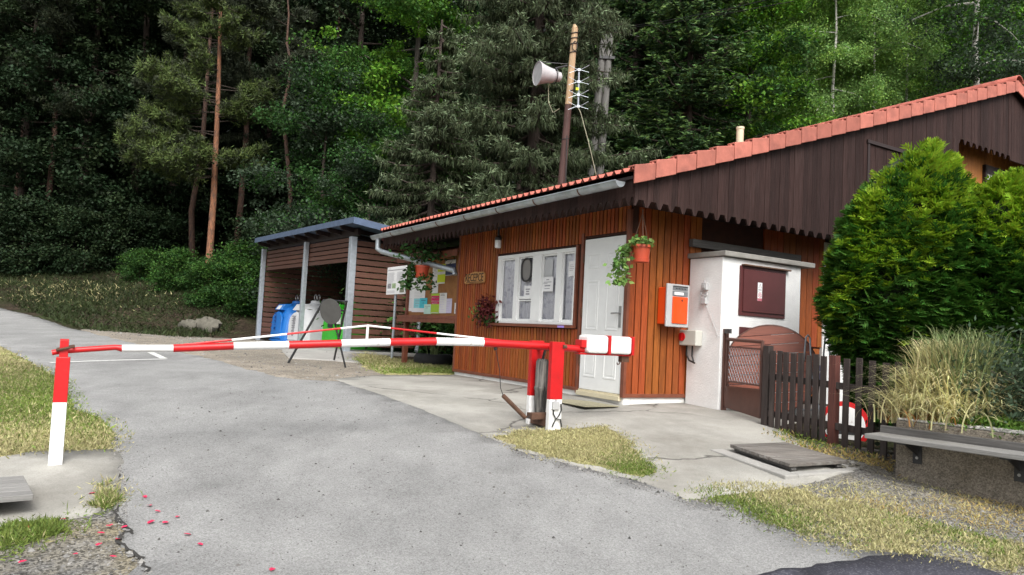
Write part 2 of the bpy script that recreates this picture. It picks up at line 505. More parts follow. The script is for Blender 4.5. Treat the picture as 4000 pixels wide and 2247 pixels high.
# plants
def leafmat(name, c, island=.38, hue=.02, trans=.3, rough=.6, spec=.18):
    return mat(name, c, rough, .25, .45, island=island, island_hue=hue, trans=trans, spec=spec)
M['leaf'] = leafmat('leaf_green', (.06, .14, .026))
M['leaffresh'] = leafmat('leaf_fresh', (.115, .25, .026))
M['leafdark'] = leafmat('leaf_dark', (.036, .09, .022))
M['leafblue'] = leafmat('leaf_grey_green', (.055, .085, .05))
M['birchleaf'] = leafmat('birch_leaf', (.17, .29, .085), trans=.35)
M['birchpale'] = leafmat('birch_leaf_pale', (.2, .34, .07), trans=.35)
M['pineneedle'] = leafmat('pine_needle', (.048, .06, .032), trans=.15)
M['pinedark'] = leafmat('pine_needle_dark', (.026, .034, .02), trans=.1)  # the wood's gloom put into the needle colour
M['pinebright'] = leafmat('pine_needle_bright', (.1, .14, .042), trans=.2)
M['sprneedle'] = leafmat('spruce_needle', (.046, .062, .028), trans=.1)
M['deepleaf'] = leafmat('leaf_deep_shade', (.017, .034, .014), trans=.15)  # shade of the deep wood put into the leaf colour
M['deepleaf2'] = leafmat('leaf_deep_shade_lit', (.03, .05, .02), trans=.15)  # paler copy of it, painting the better lit leaves
M['bankgrass'] = leafmat('bank_grass', (.036, .05, .018), trans=.2)
M['sprtip'] = leafmat('spruce_tip', (.17, .225, .125), trans=.15)
M['fir'] = leafmat('fir_needle', (.045, .088, .036), trans=.2)
M['firtip'] = leafmat('fir_tip', (.12, .21, .06), trans=.25)
M['thuja'] = leafmat('thuja_green', (.05, .135, .018), trans=.25)
M['thujatip'] = leafmat('thuja_tip', (.24, .38, .026), trans=.3)
M['grassg'] = leafmat('grass_green', (.16, .22, .05), trans=.25, hue=.02)
M['grassy'] = leafmat('grass_dry', (.4, .37, .19), trans=.25, hue=.015)
M['strawblade'] = leafmat('straw_blade', (.42, .33, .13), trans=.3, hue=.02)
M['reed'] = leafmat('reed_green', (.2, .25, .11), trans=.3, hue=.02)
M['redleaf'] = leafmat('red_leaf', (.11, .02, .02), trans=.2)
M['vine'] = leafmat('trailing_leaf', (.16, .27, .07), trans=.3, hue=.03)
M['moss'] = leafmat('creeper', (.1, .19, .03), trans=.3)
M['bark'] = mat('bark_grey', (.075, .062, .052), .9, .35, 6, (4, 4, .6), bump=.8, bscale=10)
M['barkpine'] = mat('bark_pine', (.26, .115, .06), .9, .4, 7, (3, 3, .9), bump=.7, bscale=9, second=(.1, .06, .045), sfac=(.45, .65), sscale=4)
M['barkdim'] = mat('bark_pine_dim', (.085, .045, .03), .9, .4, 7, (3, 3, .9), bump=.7, bscale=9, second=(.045, .03, .025), sfac=(.45, .65), sscale=4)  # pine bark darkened in colour for trunks standing in shade
M['barkdark'] = mat('bark_dark', (.05, .036, .028), .9, .35, 6, (4, 4, .6), bump=.8, bscale=10)
M['barkbirch'] = mat('bark_birch', (.5, .48, .44), .8, .15, 6, (.6, .6, 5), bump=.3, second=(.06, .055, .05), sfac=(.56, .62), sscale=3)
# ================================================================== ground, road, paths
def axis(lo, a, b, hi, step, grow):
    v = list(np.arange(a, b + 1e-6, step))
    s = step
    while v[-1] < hi:
        s *= grow
        v.append(v[-1] + s)
    s = step
    while v[0] > lo:
        s *= grow
        v.insert(0, v[0] - s)
    return np.array(v)
gx, gy = axis(-140, -14, 10, 140, .4, 1.25), axis(-60, 0, 27, 170, .4, 1.2)
XX, YY = np.meshgrid(gx, gy)
ZZ = gz(XX, YY)
far = np.maximum(YY - 70, 0)
ZZ = np.minimum(ZZ, 14)
nx, ny = len(gx), len(gy)
idx = np.arange(nx * ny).reshape(ny, nx)
F = np.stack([idx[:-1, :-1], idx[:-1, 1:], idx[1:, 1:], idx[1:, :-1]], -1).reshape(-1, 4)
tag(mesh_np('ground', np.stack([XX, YY, ZZ], -1).reshape(-1, 3), F, M['soil'], smooth=True), kind='structure')

def pts(px): return [tuple(gp(*p)[:2]) if len(p) == 2 else tuple(p[:2]) for p in px]
rng = np.random.default_rng(5)
def rough_edge(poly, step, jit):
    out = []
    n = len(poly)
    for i in range(n):
        a, b = np.array(poly[i]), np.array(poly[(i + 1) % n])
        d = np.linalg.norm(b - a)
        k = max(1, int(d / step)) if d < 9 else max(1, int(d / 1.5))
        t = b - a
        nrm = np.array([-t[1], t[0]]) / (d + 1e-9)
        for j in range(k):
            o = jit * rng.normal() * (1 if j else .3)
            out.append(tuple(a + t * (j / k) + nrm * o))
    return out
def inside(P, poly):
    x, y = P[:, 0], P[:, 1]
    r = np.zeros(len(P), bool)
    n = len(poly)
    for i in range(n):
        x1, y1 = poly[i]
        x2, y2 = poly[(i + 1) % n]
        c = ((y1 > y) != (y2 > y))
        r ^= c & (x < (x2 - x1) * (y - y1) / ((y2 - y1) if y2 != y1 else 1e-9) + x1)
    return r
def sheet(name, poly, m, off, step=.12, jit=.02, grid=.4, skirt=.07):
    e = rough_edge(poly, step, jit)
    P = np.array(e)
    lo, hi = P.min(0), P.max(0)
    gxs, gys = np.arange(lo[0], hi[0], grid), np.arange(lo[1], hi[1], grid)
    G = np.stack(np.meshgrid(gxs, gys), -1).reshape(-1, 2) + .013
    G = G[inside(G, e)]
    co = [Vector(p) for p in e] + [Vector(p) for p in G]
    n = len(e)
    vs, es, fs, *_ = delaunay_2d_cdt(co, [], [list(range(n))], 1, 1e-5)
    V = np.array([(v[0], v[1]) for v in vs])
    z = gz(V[:, 0], V[:, 1]) + off
    T = np.array([f for f in fs if len(f) == 3])
    c = V[T].mean(1)
    T = T[inside(c, e)]
    V3 = np.column_stack([V, z])
    if skirt:                                   # the sheet has an edge that runs down into the ground
        E_ = np.sort(np.concatenate([T[:, [0, 1]], T[:, [1, 2]], T[:, [2, 0]]]), 1)
        u_, ct = np.unique(E_, axis=0, return_counts=True)
        bd = u_[ct == 1]
        k = len(V3)
        lowr = V3.copy()
        lowr[:, 2] -= skirt
        V3 = np.concatenate([V3, lowr])
        T = np.concatenate([T, np.column_stack([bd[:, 0], bd[:, 1], bd[:, 1] + k]), np.column_stack([bd[:, 0], bd[:, 1] + k, bd[:, 0] + k])])
    return tag(mesh_np(name, V3, T, m), kind='structure')

def grow(poly, d):
    P = np.array(poly, float)
    a = np.roll(P, 1, 0); b = np.roll(P, -1, 0)
    area = .5 * np.sum(P[:, 0] * b[:, 1] - b[:, 0] * P[:, 1])
    def nrm(t): return np.column_stack([t[:, 1], -t[:, 0]]) / (np.linalg.norm(t, axis=1, keepdims=True) + 1e-9)
    n = nrm(P - a) + nrm(b - P)
    n /= np.maximum(np.linalg.norm(n, axis=1, keepdims=True), .4)
    return [tuple(q) for q in P + n * d * (1 if area > 0 else -1)]
ROAD = pts([(545, 2180), (470, 2140), (495, 2080), (452, 2010), (465, 1930), (455, 1830), (437, 1790), (441, 1699), (405, 1649), (347, 1620), (290, 1605), (268, 1547), (217, 1475),
            (166, 1446), (80, 1395), (0, 1352)]) + [(-13, 16.2), (-19, 21.5), (-30, 30), (-34, 36), (-25, 31.5)] + pts([(0, 1205), (100, 1228), (207, 1260), (385, 1302), (470, 1322), (570, 1345), (800, 1385), (960, 1430), (1100, 1468), (1230, 1482),
            (1320, 1489), (1500, 1546), (1650, 1600), (1800, 1660), (1925, 1712), (2060, 1772), (2300, 1832), (2500, 1882), (2620, 1922), (2680, 1952), (2900, 2012), (3100, 2082), (3300, 2150),
            (3500, 2168), (3700, 2200), (3900, 2250)]) + [(4.2, 2.5), (4, -12), (-2.4, -12), (-1.5, 2.6), (-1.72, 3.4)]
sheet('road', ROAD, M['road'], .011, .1, .018)
NEWR = pts([(2950, 2262), (3020, 2244), (3300, 2203), (3470, 2178), (3600, 2175), (3800, 2217), (3890, 2247)]) + [(3.6, 2.6), (3.3, -3), (1.2, -3), (1.3, 3.4)]
sheet('road_patch', NEWR, M['newroad'], .018, .06, .012)
SAND = pts([(330, 1290), (420, 1288), (600, 1300), (760, 1318), (1010, 1327), (1370, 1372), (1420, 1402), (1470, 1440), (1560, 1462), (1470, 1474), (1330, 1490), (1230, 1486), (1100, 1474), (960, 1436), (800, 1392), (570, 1350), (385, 1306)])
sheet('gravel_strip', grow(SAND, .1), M['sand'], .016, .14, .035)
APRON = pts([(1322, 1487), (1400, 1478), (1470, 1472), (1770, 1470)]) + [HW(.15, 4.6, 0)[:2], HW(.15, .05, 0)[:2], HW(3.6, -.1, 0)[:2], HW(3.6, -.85, 0)[:2]] + pts([
            (2990, 1668), (3060, 1705), (3140, 1742), (3110, 1790), (3260, 1850), (3100, 1893), (2980, 1912), (2850, 1928), (2740, 1940), (2680, 1948), (2620, 1918), (2500, 1878), (2300, 1828), (2060, 1768), (1925, 1709), (1800, 1657), (1650, 1597), (1500, 1543)])
sheet('concrete_path', grow(APRON, .06), M['slab'], .017, .12, .012)
RAMP = pts([(1040, 1336), (1340, 1362), (1405, 1422), (1270, 1412), (1130, 1405), (1100, 1372)])
sheet('concrete_ramp', RAMP, M['concrete'], .03, .15, .01)
PAD = pts([(0, 1800), (130, 1775), (430, 1768), (456, 1815), (425, 1838), (440, 1895), (415, 1925), (352, 2000), (330, 2012), (0, 2062)]) + [(-4.5, 4), (-4.6, 5.5)]
sheet('concrete_pad', grow(PAD, .05), M['slab'], .017, .1, .012)
GRAVL = pts([(0, 2066), (330, 2016), (420, 1930), (462, 1935), (450, 2010), (492, 2080), (468, 2140), (545, 2182), (600, 2260)]) + [(-1.7, 2.2), (-4.5, 2.2), (-4.5, 3.7)]
sheet('gravel', grow(GRAVL, .3), M['gravel'], .003, .1, .02)
GRAVR = pts([(2660, 1946), (2740, 1936), (2850, 1922), (2980, 1906), (3110, 1886), (3270, 1846), (3110, 1785), (3140, 1740), (3330, 1760), (3490, 1810)]) + [(3.7, 7.3), (5.2, 6.4), (6.5, 4.2), (4.6, 2.4)] + pts([(3900, 2255), (3700, 2203), (3500, 2172), (3300, 2154), (3100, 2086), (2900, 2016)])
sheet('gravel_verge', grow(GRAVR, .25), M['gravel'], .005, .12, .02)
LAWN = pts([(0, 1356), (80, 1399), (166, 1450), (217, 1479), (268, 1551), (290, 1609), (347, 1624), (405, 1653), (441, 1703), (430, 1764), (130, 1772), (0, 1797)]) + [(-4.7, 5.6), (-9, 5.5), (-19, 10), (-24, 22), (-19, 20.5), (-13, 15.6)]
sheet('lawn', grow(LAWN, .25), M['lawnbed'], .006, .15, .02)
PATCH = pts([(1925, 1716), (2000, 1702), (2120, 1690), (2370, 1676), (2440, 1720), (2490, 1790), (2560, 1855), (2500, 1872), (2300, 1824), (2080, 1770)])
sheet('grass_island', PATCH, M['lawnbed'], .024, .08, .02, grid=.2)
LAWN2 = pts([(1400, 1380), (1560, 1408), (1775, 1425), (1780, 1466), (1500, 1468), (1420, 1440)])
sheet('lawn_strip', LAWN2, M['lawnbed'], .026, .1, .03)
mb = MB()                                       # white bay marking on the road
def strip(a, b, wd):
    a, b = gp(*a), gp(*b)
    d = (b - a)[:2]
    n = np.array([-d[1], d[0]]) / np.linalg.norm(d) * wd / 2
    k = 8
    vs, fs = [], []
    for i in range(k + 1):
        c = a[:2] + d * i / k
        for s in (-1, 1):
            p = c + n * s
            vs.append((p[0], p[1], float(gz(p[0], p[1])) + .016))
    for i in range(k): fs.append((2 * i, 2 * i + 1, 2 * i + 3, 2 * i + 2))
    mb.add(vs, fs)
strip((195, 1421), (648, 1406), .11)
strip((640, 1404), (588, 1380), .12)
tag(mb.build('bay_marking', M['line']), kind='structure')

# ------------------------------------------------------------------ blades and leaves
def diamonds(P, D, L, W, N=None, seed=0):
    """a flat pointed leaf from each P along D"""
    r_ = np.random.default_rng(seed)
    n = len(P)
    D = D / (np.linalg.norm(D, axis=1, keepdims=True) + 1e-9)
    if N is None: N = r_.normal(size=(n, 3))
    S = np.cross(D, N)
    S /= np.linalg.norm(S, axis=1, keepdims=True) + 1e-9
    L = np.broadcast_to(L, (n,))[:, None]
    W = np.broadcast_to(W, (n,))[:, None]
    mid = P + D * L * .45
    V = np.stack([P, mid + S * W * .5, P + D * L, mid - S * W * .5], 1).reshape(-1, 3)
    return V, np.arange(4 * n).reshape(n, 4)
def leaves(name, sets, mats, parent=None):
    Vs, Fs, ms, b = [], [], [], 0
    for (V, F), mi in sets:
        Vs.append(V)
        Fs.append(F + b)
        ms.append(np.full(len(F), mi))
        b += len(V)
    return mesh_np(name, np.concatenate(Vs), np.concatenate(Fs), mats, np.concatenate(ms), parent)
def scatter(poly, n, rg):
    P = np.array(poly)
    lo, hi = P.min(0), P.max(0)
    out = np.zeros((0, 2))
    while len(out) < n:
        q = rg.uniform(lo, hi, (n * 2, 2))
        out = np.concatenate([out, q[inside(q, poly)]])
    return out[:n]
def vnoise(P, s, seed):
    """cheap lumpy value in 0..1 over 2D"""
    r_ = np.random.default_rng(seed)
    v = np.zeros(len(P))
    for k in range(6):
        a = r_.uniform(0, 6.28)
        f_ = s * r_.uniform(.6, 1.7)
        v += np.sin(P[:, 0] * f_ * math.cos(a) + P[:, 1] * f_ * math.sin(a) + r_.uniform(0, 6.28))
    return .5 + v / 7
def blades(name, poly, n, h, wd, mats, fr, seed, clump=.5, off=.02, lump=4., spill=.16):
    """short grass: pointed blades; the first two materials share it in drifts by fr"""
    rg = np.random.default_rng(seed)
    P = scatter(poly, int(n * 1.7), rg)
    v = vnoise(P, lump, seed)
    P = P[rg.random(len(P)) < np.clip((v - .5 + clump) * 1.6, .06, 1)][:n]
    if spill:                                  # the edge thins out over the neighbouring ground
        g_ = grow(poly, spill)
        P = np.concatenate([P, scatter(g_, int(n * .10), rg), scatter(grow(poly, spill * .45), int(n * .12), rg)])
    v = vnoise(P, lump * .4, seed + 1)
    z = gz(P[:, 0], P[:, 1]) + off - .008
    n = len(P)
    D = np.column_stack([rg.normal(0, .7, n), rg.normal(0, .7, n), rg.uniform(.15, 1.0, n)])
    L = h * rg.uniform(.35, 1.35, n)
    V, F = diamonds(np.column_stack([P, z]), D, L, wd * rg.uniform(.6, 1.3, n), seed=seed)
    mi = (v + rg.normal(0, .16, n) > fr).astype(int)
    return tag(mesh_np(name, V, F, mats, mi), kind='stuff')
NEARL = pts([(0, 1400), (90, 1420), (166, 1452), (217, 1479), (268, 1551), (290, 1609), (347, 1624), (405, 1653), (448, 1703), (440, 1766), (130, 1774), (-60, 1797), (-200, 1700), (-250, 1500)])
blades('lawn_grass', NEARL, 60000, .04, .009, [M['grassg'], M['grassy']], .56, 3, .9, .012, 2.2)
blades('far_lawn_grass', LAWN, 30000, .06, .018, [M['grassg'], M['grassy']], .56, 13, .9, .012, 1.)
blades('dry_grass_patch', rough_edge(PATCH, .1, .05), 15000, .034, .007, [M['grassg'], M['grassy']], .1, 4, .62, .03, 6)
blades('grass_strip', rough_edge(LAWN2, .2, .1), 9000, .06, .012, [M['grassg'], M['grassy']], .68, 5, .5, .03, 3)
VERGE = pts([(2680, 1930), (2760, 1915), (2900, 1895), (3050, 1900), (3200, 1950), (3330, 1965), (3500, 2020), (3700, 2075), (4000, 2130), (4100, 2200), (3960, 2247), (3700, 2196), (3500, 2164), (3300, 2146), (3100, 2078), (2900, 2008)])
blades('verge_grass', rough_edge(VERGE, .12, .05), 22000, .036, .007, [M['grassg'], M['grassy']], .17, 6, .55, .012, 6)
DRY2 = pts([(3100, 1900), (3400, 1880), (3510, 1868), (4000, 1990), (4150, 2100), (3700, 2075), (3330, 1965)])
blades('straw_litter', DRY2, 2600, .04, .006, [M['grassy'], M['strawblade']], .5, 7, .4, .012, 5)
FENCEFOOT = pts([(2990, 1690), (3080, 1740), (3200, 1790), (3330, 1800), (3480, 1850), (3490, 1800), (3250, 1735), (3060, 1690)])
blades('fence_foot_litter', FENCEFOOT, 1100, .05, .012, [M['strawblade'], M['grassg']], .62, 17, .4, .02, 5)
EDGE = pts([(0, 2078), (110, 2050), (235, 2042), (250, 2075), (150, 2110), (0, 2180)])
blades('pad_edge_grass', rough_edge(EDGE, .06, .03), 3500, .05, .007, [M['grassg'], M['grassy']], .62, 8, .6, .012, 6)
TUFT = pts([(362, 1990), (395, 1920), (425, 1890), (435, 1920), (465, 1960), (440, 1975), (400, 2005)])
blades('pad_tuft_grass', rough_edge(TUFT, .05, .02), 1500, .06, .007, [M['grassg'], M['grassy']], .6, 9, .7, .012, 6)
BANK = [(-24, 31), (-17, 25.2), (-13, 21.2), (-10.3, 18.6), (-8.8, 19.5), (-8.6, 22.8), (-9.5, 27), (-8.5, 31), (-12, 36), (-24, 38)]
blades('bank_undergrowth', BANK, 36000, .19, .03, [M['bankgrass'], M['grassy']], 1.02, 10, .5, 0, .9)
rb = np.random.default_rng(44)                   # fallen twigs and leaves on the bank
BP = scatter(BANK, 3500, rb)
BV = np.column_stack([BP, gz(BP[:, 0], BP[:, 1]) + .02])
BD = rb.normal(size=(3500, 3)) * np.array([1, 1, .25])
o = mesh_np('leaf_litter', *diamonds(BV, BD, rb.uniform(.06, .15, 3500), rb.uniform(.03, .07, 3500), seed=2), mat('dead_leaf', (.05, .034, .02), .9, .3, 8, island=.6))
tag(o, kind='stuff')

def grit(name, poly, n, size, m, seed, off):
    """loose chips, each a small low pyramid"""
    rg = np.random.default_rng(seed)
    P = scatter(poly, n, rg)
    z = gz(P[:, 0], P[:, 1]) + off
    s = size * rg.uniform(.4, 1.5, n) * (1 + 1.2 * (rg.random(n) > .93))
    a = rg.uniform(0, 6.28, n)
    V = []
    for k in range(4): V.append(np.column_stack([P[:, 0] + s * np.cos(a + k * 1.57) * rg.uniform(.6, 1.1, n), P[:, 1] + s * np.sin(a + k * 1.57) * rg.uniform(.6, 1.1, n), z]))
    V.append(np.column_stack([P[:, 0], P[:, 1], z + s * rg.uniform(.4, .9, n)]))
    V = np.stack(V, 1).reshape(-1, 3)
    f = np.array([(0, 1, 4), (1, 2, 4), (2, 3, 4), (3, 0, 4)])
    F_ = (np.arange(n)[:, None, None] * 5 + f[None]).reshape(-1, 3)
    return tag(mesh_np(name, V, F_, m), kind='stuff')
M['chip'] = mat('stone_chip', (.17, .165, .155), .9, .3, 8, island=.75)
M['chipdark'] = mat('dark_chip', (.09, .085, .08), .9, .3, 8, island=.6)
ROADN = pts([(560, 2200), (470, 2050), (450, 1820), (500, 1700), (900, 1480), (1320, 1500), (1925, 1720), (2680, 1955), (3600, 2175), (3400, 2260), (600, 2260)])
grit('road_grit', ROADN, 2600, .0055, M['chipdark'], 61, .010)
ROADE = grow(pts([(1925, 1716), (2060, 1772), (2300, 1832), (2500, 1882), (2620, 1922), (2680, 1952), (2900, 2012), (3100, 2082), (3300, 2150), (3290, 2165), (2880, 2040), (2600, 1945), (2290, 1850), (2040, 1790)]), .03)
grit('edge_grit', ROADE, 1500, .007, M['chip'], 62, .011)
grit('loose_gravel', GRAVR, 9000, .009, M['chip'], 63, .004)
grit('loose_gravel_left', GRAVL, 5200, .008, M['chip'], 64, .002).name = 'loose_gravel'
grit('loose_sand', SAND, 2600, .014, M['chip'], 65, .014)
grit('pad_edge_grit', pts([(420, 1760), (450, 1700), (480, 1760), (500, 2080), (470, 2140), (560, 2200), (620, 2260), (560, 2260), (480, 2150), (460, 2060), (440, 1930), (440, 1830)]), 900, .008, M['chip'], 66, .010).name = 'edge_grit'

def crack(px, wd, seed):
    rg = np.random.default_rng(seed)
    P = [np.array(gp(*p)[:2]) for p in px]
    L_ = []
    for a, b in zip(P[:-1], P[1:]):
        k = max(2, int(np.linalg.norm(b - a) / .035))
        for i in range(k): L_.append(a + (b - a) * i / k + rg.normal(0, .008, 2))
    L_ = np.array(L_)
    T_ = np.gradient(L_, axis=0)
    N_ = np.column_stack([-T_[:, 1], T_[:, 0]]) / (np.linalg.norm(T_, axis=1, keepdims=True) + 1e-9)
    w_ = wd * rg.uniform(.15, 1.1, len(L_))[:, None]
    A, B = L_ + N_ * w_, L_ - N_ * w_
    V = np.stack([np.column_stack([A, gz(A[:, 0], A[:, 1]) + .0155]), np.column_stack([B, gz(B[:, 0], B[:, 1]) + .0155])], 1).reshape(-1, 3)
    i = np.arange(len(L_) - 1) * 2
    return V, np.column_stack([i, i + 1, i + 3, i + 2])
M['crackdark'] = mat('crack_dirt', (.035, .033, .03), .95, .3, 20)
cs = [crack([(462, 1960), (452, 2035), (478, 2055), (512, 2085), (478, 2100), (455, 2128), (500, 2155), (545, 2180), (572, 2220), (590, 2260)], .016, 3), crack([(512, 2085), (500, 2110)], .012, 4)]
tag(leaves('road_crack', [(c_, 0) for c_ in cs], [M['crackdark']]), kind='structure')
# ================================================================== the reception house (frame: X into the building, Y along the front to the left, Z up from the lower board edge)
hl = lambda n: thing(*n)
house = thing('reception_house', 'low orange and dark brown timber house with a red tiled roof', 'house', C0, PHI)
YW, YL = 4.55, 6.8                               # end of the front wall, end of the roof
XR, SL, ZE = 8.0, .342, 2.62                     # ridge, roof slope, roof height at the eave X = -.6
def rz(x): return ZE + SL * (x + .6) if x <= XR else ZE + SL * (2 * XR - x + .6)
rnd = random.Random(3)

# front wall: backing plus narrow boards, leaving door and window openings
WY0, WY1, WZ0, WZ1 = 1.09, 3.18, .872, 1.945     # window
DY0, DY1, DZ1 = .045, .905, 2.03                 # door
mb = MB()
for (y0, y1, z0, z1) in ((DY1 + .05, WY0 - .02, 0, 2.4), (WY0 - .02, WY1 + .02, 0, WZ0 - .02), (WY0 - .02, WY1 + .02, WZ1 + .02, 2.4), (WY1 + .02, YW, 0, 2.4), (-.02, DY1 + .05, DZ1 + .02, 2.4)):
    mb.box(.02, y0, z0, .12, y1, z1)
mb.box(.12, YW - .12, 0, 15.6, YW, 2.6)
mb.box(15.6, .02, 0, 15.7, YW, 2.6)             # left end wall
mb.build('wall_backing', M['gap'], house)
mb = MB()
y = WY1 + .03
pit = .0775
ys = np.arange(.99, YW - .04, pit)
for y in ys:
    a, b = y, y + .053
    d = rnd.uniform(-.002, .002)
    if b > WY0 - .05 and a < WY1 + .05:
        mb.box(-.008 + d, a, .0, .02, b, WZ0 - .055)
        mb.box(-.008 + d, a, WZ1 + .04, .02, b, 2.4)
    else:
        mb.box(-.008 + d, a, .0, .02, b, 2.4)
for y in np.arange(0, .95, pit): mb.box(-.008, y, DZ1 + .05, .02, y + .058, 2.4)
mb.build('front_cladding', M['orange'], house, bevel=.004)
mb = MB()
mb.box(-.02, DY1 + .06, -.002, .02, YW, .045)      # lower rail
mb.box(-.024, YW - .04, -.004, .03, YW + .012, 2.4)   # corner strip
mb.box(-.022, -.03, -.004, .02, DY0 - .012, 2.35)   # right door casing, at the house corner
mb.box(-.022, DY1 + .012, -.03, .02, DY1 + .058, 2.12)
mb.box(-.02, WY0 - .045, WZ0 - .02, .02, WY0 - .004, WZ1 + .03)
mb.box(-.02, WY1 + .004, WZ0 - .02, .02, WY1 + .045, WZ1 + .03)
mb.build('corner_trim', M['trim'], house, bevel=.003)
# gable wall
mb = MB()
mb.box(.0, .02, 0, 15.6, .1, 2.6)
mb.build('gable_wall_backing', M['gap'], house)
mb = MB()
x = .03
while x < 1.2:
    wd = rnd.uniform(.082, .1)
    mb.box(x, -.012 + rnd.uniform(-.002, .002), 0, x + wd, .02, 2.4)
    x += wd + .018
mb.build('gable_cladding', M['orange'], house, bevel=.004)
mb = MB()
x = 2.5
while x < 3.82:
    mb.box(x, -.014, .75, x + .13, .02, 2.4)
    x += .138
for i in range(6): mb.box(2.5, -.016, .02 + i * .12, 3.8, .02, .125 + i * .12)
mb.build('gable_cladding', M['orange'], house, bevel=.004)
mb = MB()
mb.box(.025, -.022, -.002, 1.16, .02, .045)
mb.build('lower_rail', M['trim'], house, bevel=.003)
mb = MB()
mb.box(3.84, -.03, -.1, 6.2, .015, 2.35)
mb.build('white_end_wall', M['plaster'], house)
mb = MB()                                        # plinth
mb.box(.005, -.0, -.18, .12, YW - .02, -.004)
mb.box(.13, .005, -.18, 1.2, .1, -.004)
mb.build('plinth', M['plinth'], house)

# window
win = MB()
fx0, fx1 = -.02, .05
win.box(fx0, WY0, WZ1 - .055, fx1, WY1, WZ1)
win.box(fx0, WY0, WZ0, fx1, WY1, WZ0 + .04)
def post(a, b, x0=fx0): win.box(x0, a, WZ0 + .04, fx1, b, WZ1 - .055)
post(WY1 - .12, WY1)
post(2.545, 2.66)
post(1.91, 2.15, -.024)
post(1.40, 1.535)
post(WY0, WY0 + .025)
wf = win.build('window', M['white'], house, bevel=.004)
sash = MB()
panes = [(2.66, WY1 - .12), (2.15, 2.545), (1.535, 1.91), (WY0 + .025, 1.40)]
for i, (a, b) in enumerate(panes):
    z0, z1 = WZ0 + .04, WZ1 - .055
    t = .022
    for (p, q, r_, s_) in ((a, b, z0, z0 + .035), (a, b, z1 - t, z1), (a, a + t, z0 + .035, z1 - t), (b - t, b, z0 + .035, z1 - t)):
        sash.box(.004, p, r_, .034, q, s_)
    if i == 1:
        sash.box(-.004, a + t, 1.245, .034, b - t, 1.29)
        sash.box(.006, a + t, 1.215, .03, b - t, 1.232)
sash.build('sash', M['white'], wf, bevel=.003)
gm = bpy.data.materials.new('window_glass')
gm.use_nodes = True
b_ = gm.node_tree.nodes['Principled BSDF']
b_.inputs['Base Color'].default_value = (.9, .95, .95, 1)
b_.inputs['Roughness'].default_value = .03
nz_ = gm.node_tree.nodes.new('ShaderNodeTexNoise')
nz_.inputs['Scale'].default_value = 3
bp_ = gm.node_tree.nodes.new('ShaderNodeBump')
bp_.inputs['Strength'].default_value = .04
gm.node_tree.links.new(nz_.outputs[0], bp_.inputs['Height'])
gm.node_tree.links.new(bp_.outputs[0], b_.inputs['Normal'])
tr_ = gm.node_tree.nodes.new('ShaderNodeBsdfTransparent')
mx_ = gm.node_tree.nodes.new('ShaderNodeMixShader')
fr_ = gm.node_tree.nodes.new('ShaderNodeFresnel')
fr_.inputs[0].default_value = 1.5
gs_ = gm.node_tree.nodes.new('ShaderNodeBsdfGlossy')
gs_.inputs['Roughness'].default_value = .03
gm.node_tree.links.new(fr_.outputs[0], mx_.inputs[0])
gm.node_tree.links.new(tr_.outputs[0], mx_.inputs[1])
gm.node_tree.links.new(gs_.outputs[0], mx_.inputs[2])
gm.node_tree.links.new(mx_.outputs[0], gm.node_tree.nodes['Material Output'].inputs[0])
M['glass'] = gm
for a, b in panes:
    g = MB()
    g.add([(.018, a + .02, WZ0 + .07), (.018, b - .02, WZ0 + .07), (.018, b - .02, WZ1 - .07), (.018, a + .02, WZ1 - .07)], [(3, 2, 1, 0)])
    g.build('pane', M['glass'], wf)
s = MB()
s.box(-.075, WY0 - .06, WZ0 - .045, .0, WY1 + .2, WZ0 - .004)
s.build('sill', M['trim'], wf, bevel=.004)
s = MB()
s.box(-.0765, 1.2, WZ0 - .04, -.0745, 1.36, WZ0 - .012)
s.build('sticker', M['violet'], wf)
s = MB()
th = np.linspace(0, 2 * math.pi, 33)
oval = [(.0, 2.335 + .135 * np.sign(math.cos(t)) * abs(math.cos(t)) ** .75, 1.69 + .17 * np.sign(math.sin(t)) * abs(math.sin(t)) ** .75) for t in th]
s.tube([np.array(p) + np.array([-.008, 0, 0]) for p in oval], .015, 6, 0, cap=False)
s.prism([tuple(p) for p in oval[:-1]], (.006, 0, 0), 1)
s.build('speaking_plate', [M['dark'], mat('perforated_plate', (.2, .19, .18), .5, .15, 120)], wf)
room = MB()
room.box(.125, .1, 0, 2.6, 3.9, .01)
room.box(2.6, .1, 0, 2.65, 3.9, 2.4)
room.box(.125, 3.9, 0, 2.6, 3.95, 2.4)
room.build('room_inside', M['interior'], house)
# door
d = MB()
d.box(-.006, DY0 + .012, .035, .04, DY1 - .012, DZ1)
for (a, b) in ((.12, .43), (.53, .84)):
    for (z0, z1) in ((1.63, 1.83), (.82, 1.47), (.2, .66)):
        a2, b2 = a + .03, b - .03
        for (p, q, r_, t_) in ((a2, b2, z0, z0 + .022), (a2, b2, z1 - .022, z1), (a2, a2 + .022, z0 + .022, z1 - .022), (b2 - .022, b2, z0 + .022, z1 - .022)):
            d.box(-.0115, p, r_, -.004, q, t_)
        d.box(-.0095, a2 + .045, z0 + .045, -.004, b2 - .045, z1 - .045)
dr = d.build('door', M['white'], house, bevel=.004)
d = MB()
d.box(-.016, .085, .86, -.0065, .125, 1.13)
d.tube([(-.016, .105, 1.04), (-.055, .105, 1.04), (-.06, .12, 1.04), (-.06, .22, 1.035)], .011, 8)
d.build('handle', M['handle'], dr, True)
for z in (.42, 1.05, 1.78):
    d = MB()
    d.tube([(-.014, DY1 - .004, z - .06), (-.014, DY1 - .004, z + .06)], .011, 8)
    d.build('hinge', M['rust'], dr)
d = MB()
d.box(-.04, DY0 - .01, -.05, .05, DY1 + .01, .008)
d.box(-.012, DY0, .008, .05, DY1, .03)
d.build('door_sill', M['cream'], house, bevel=.004)

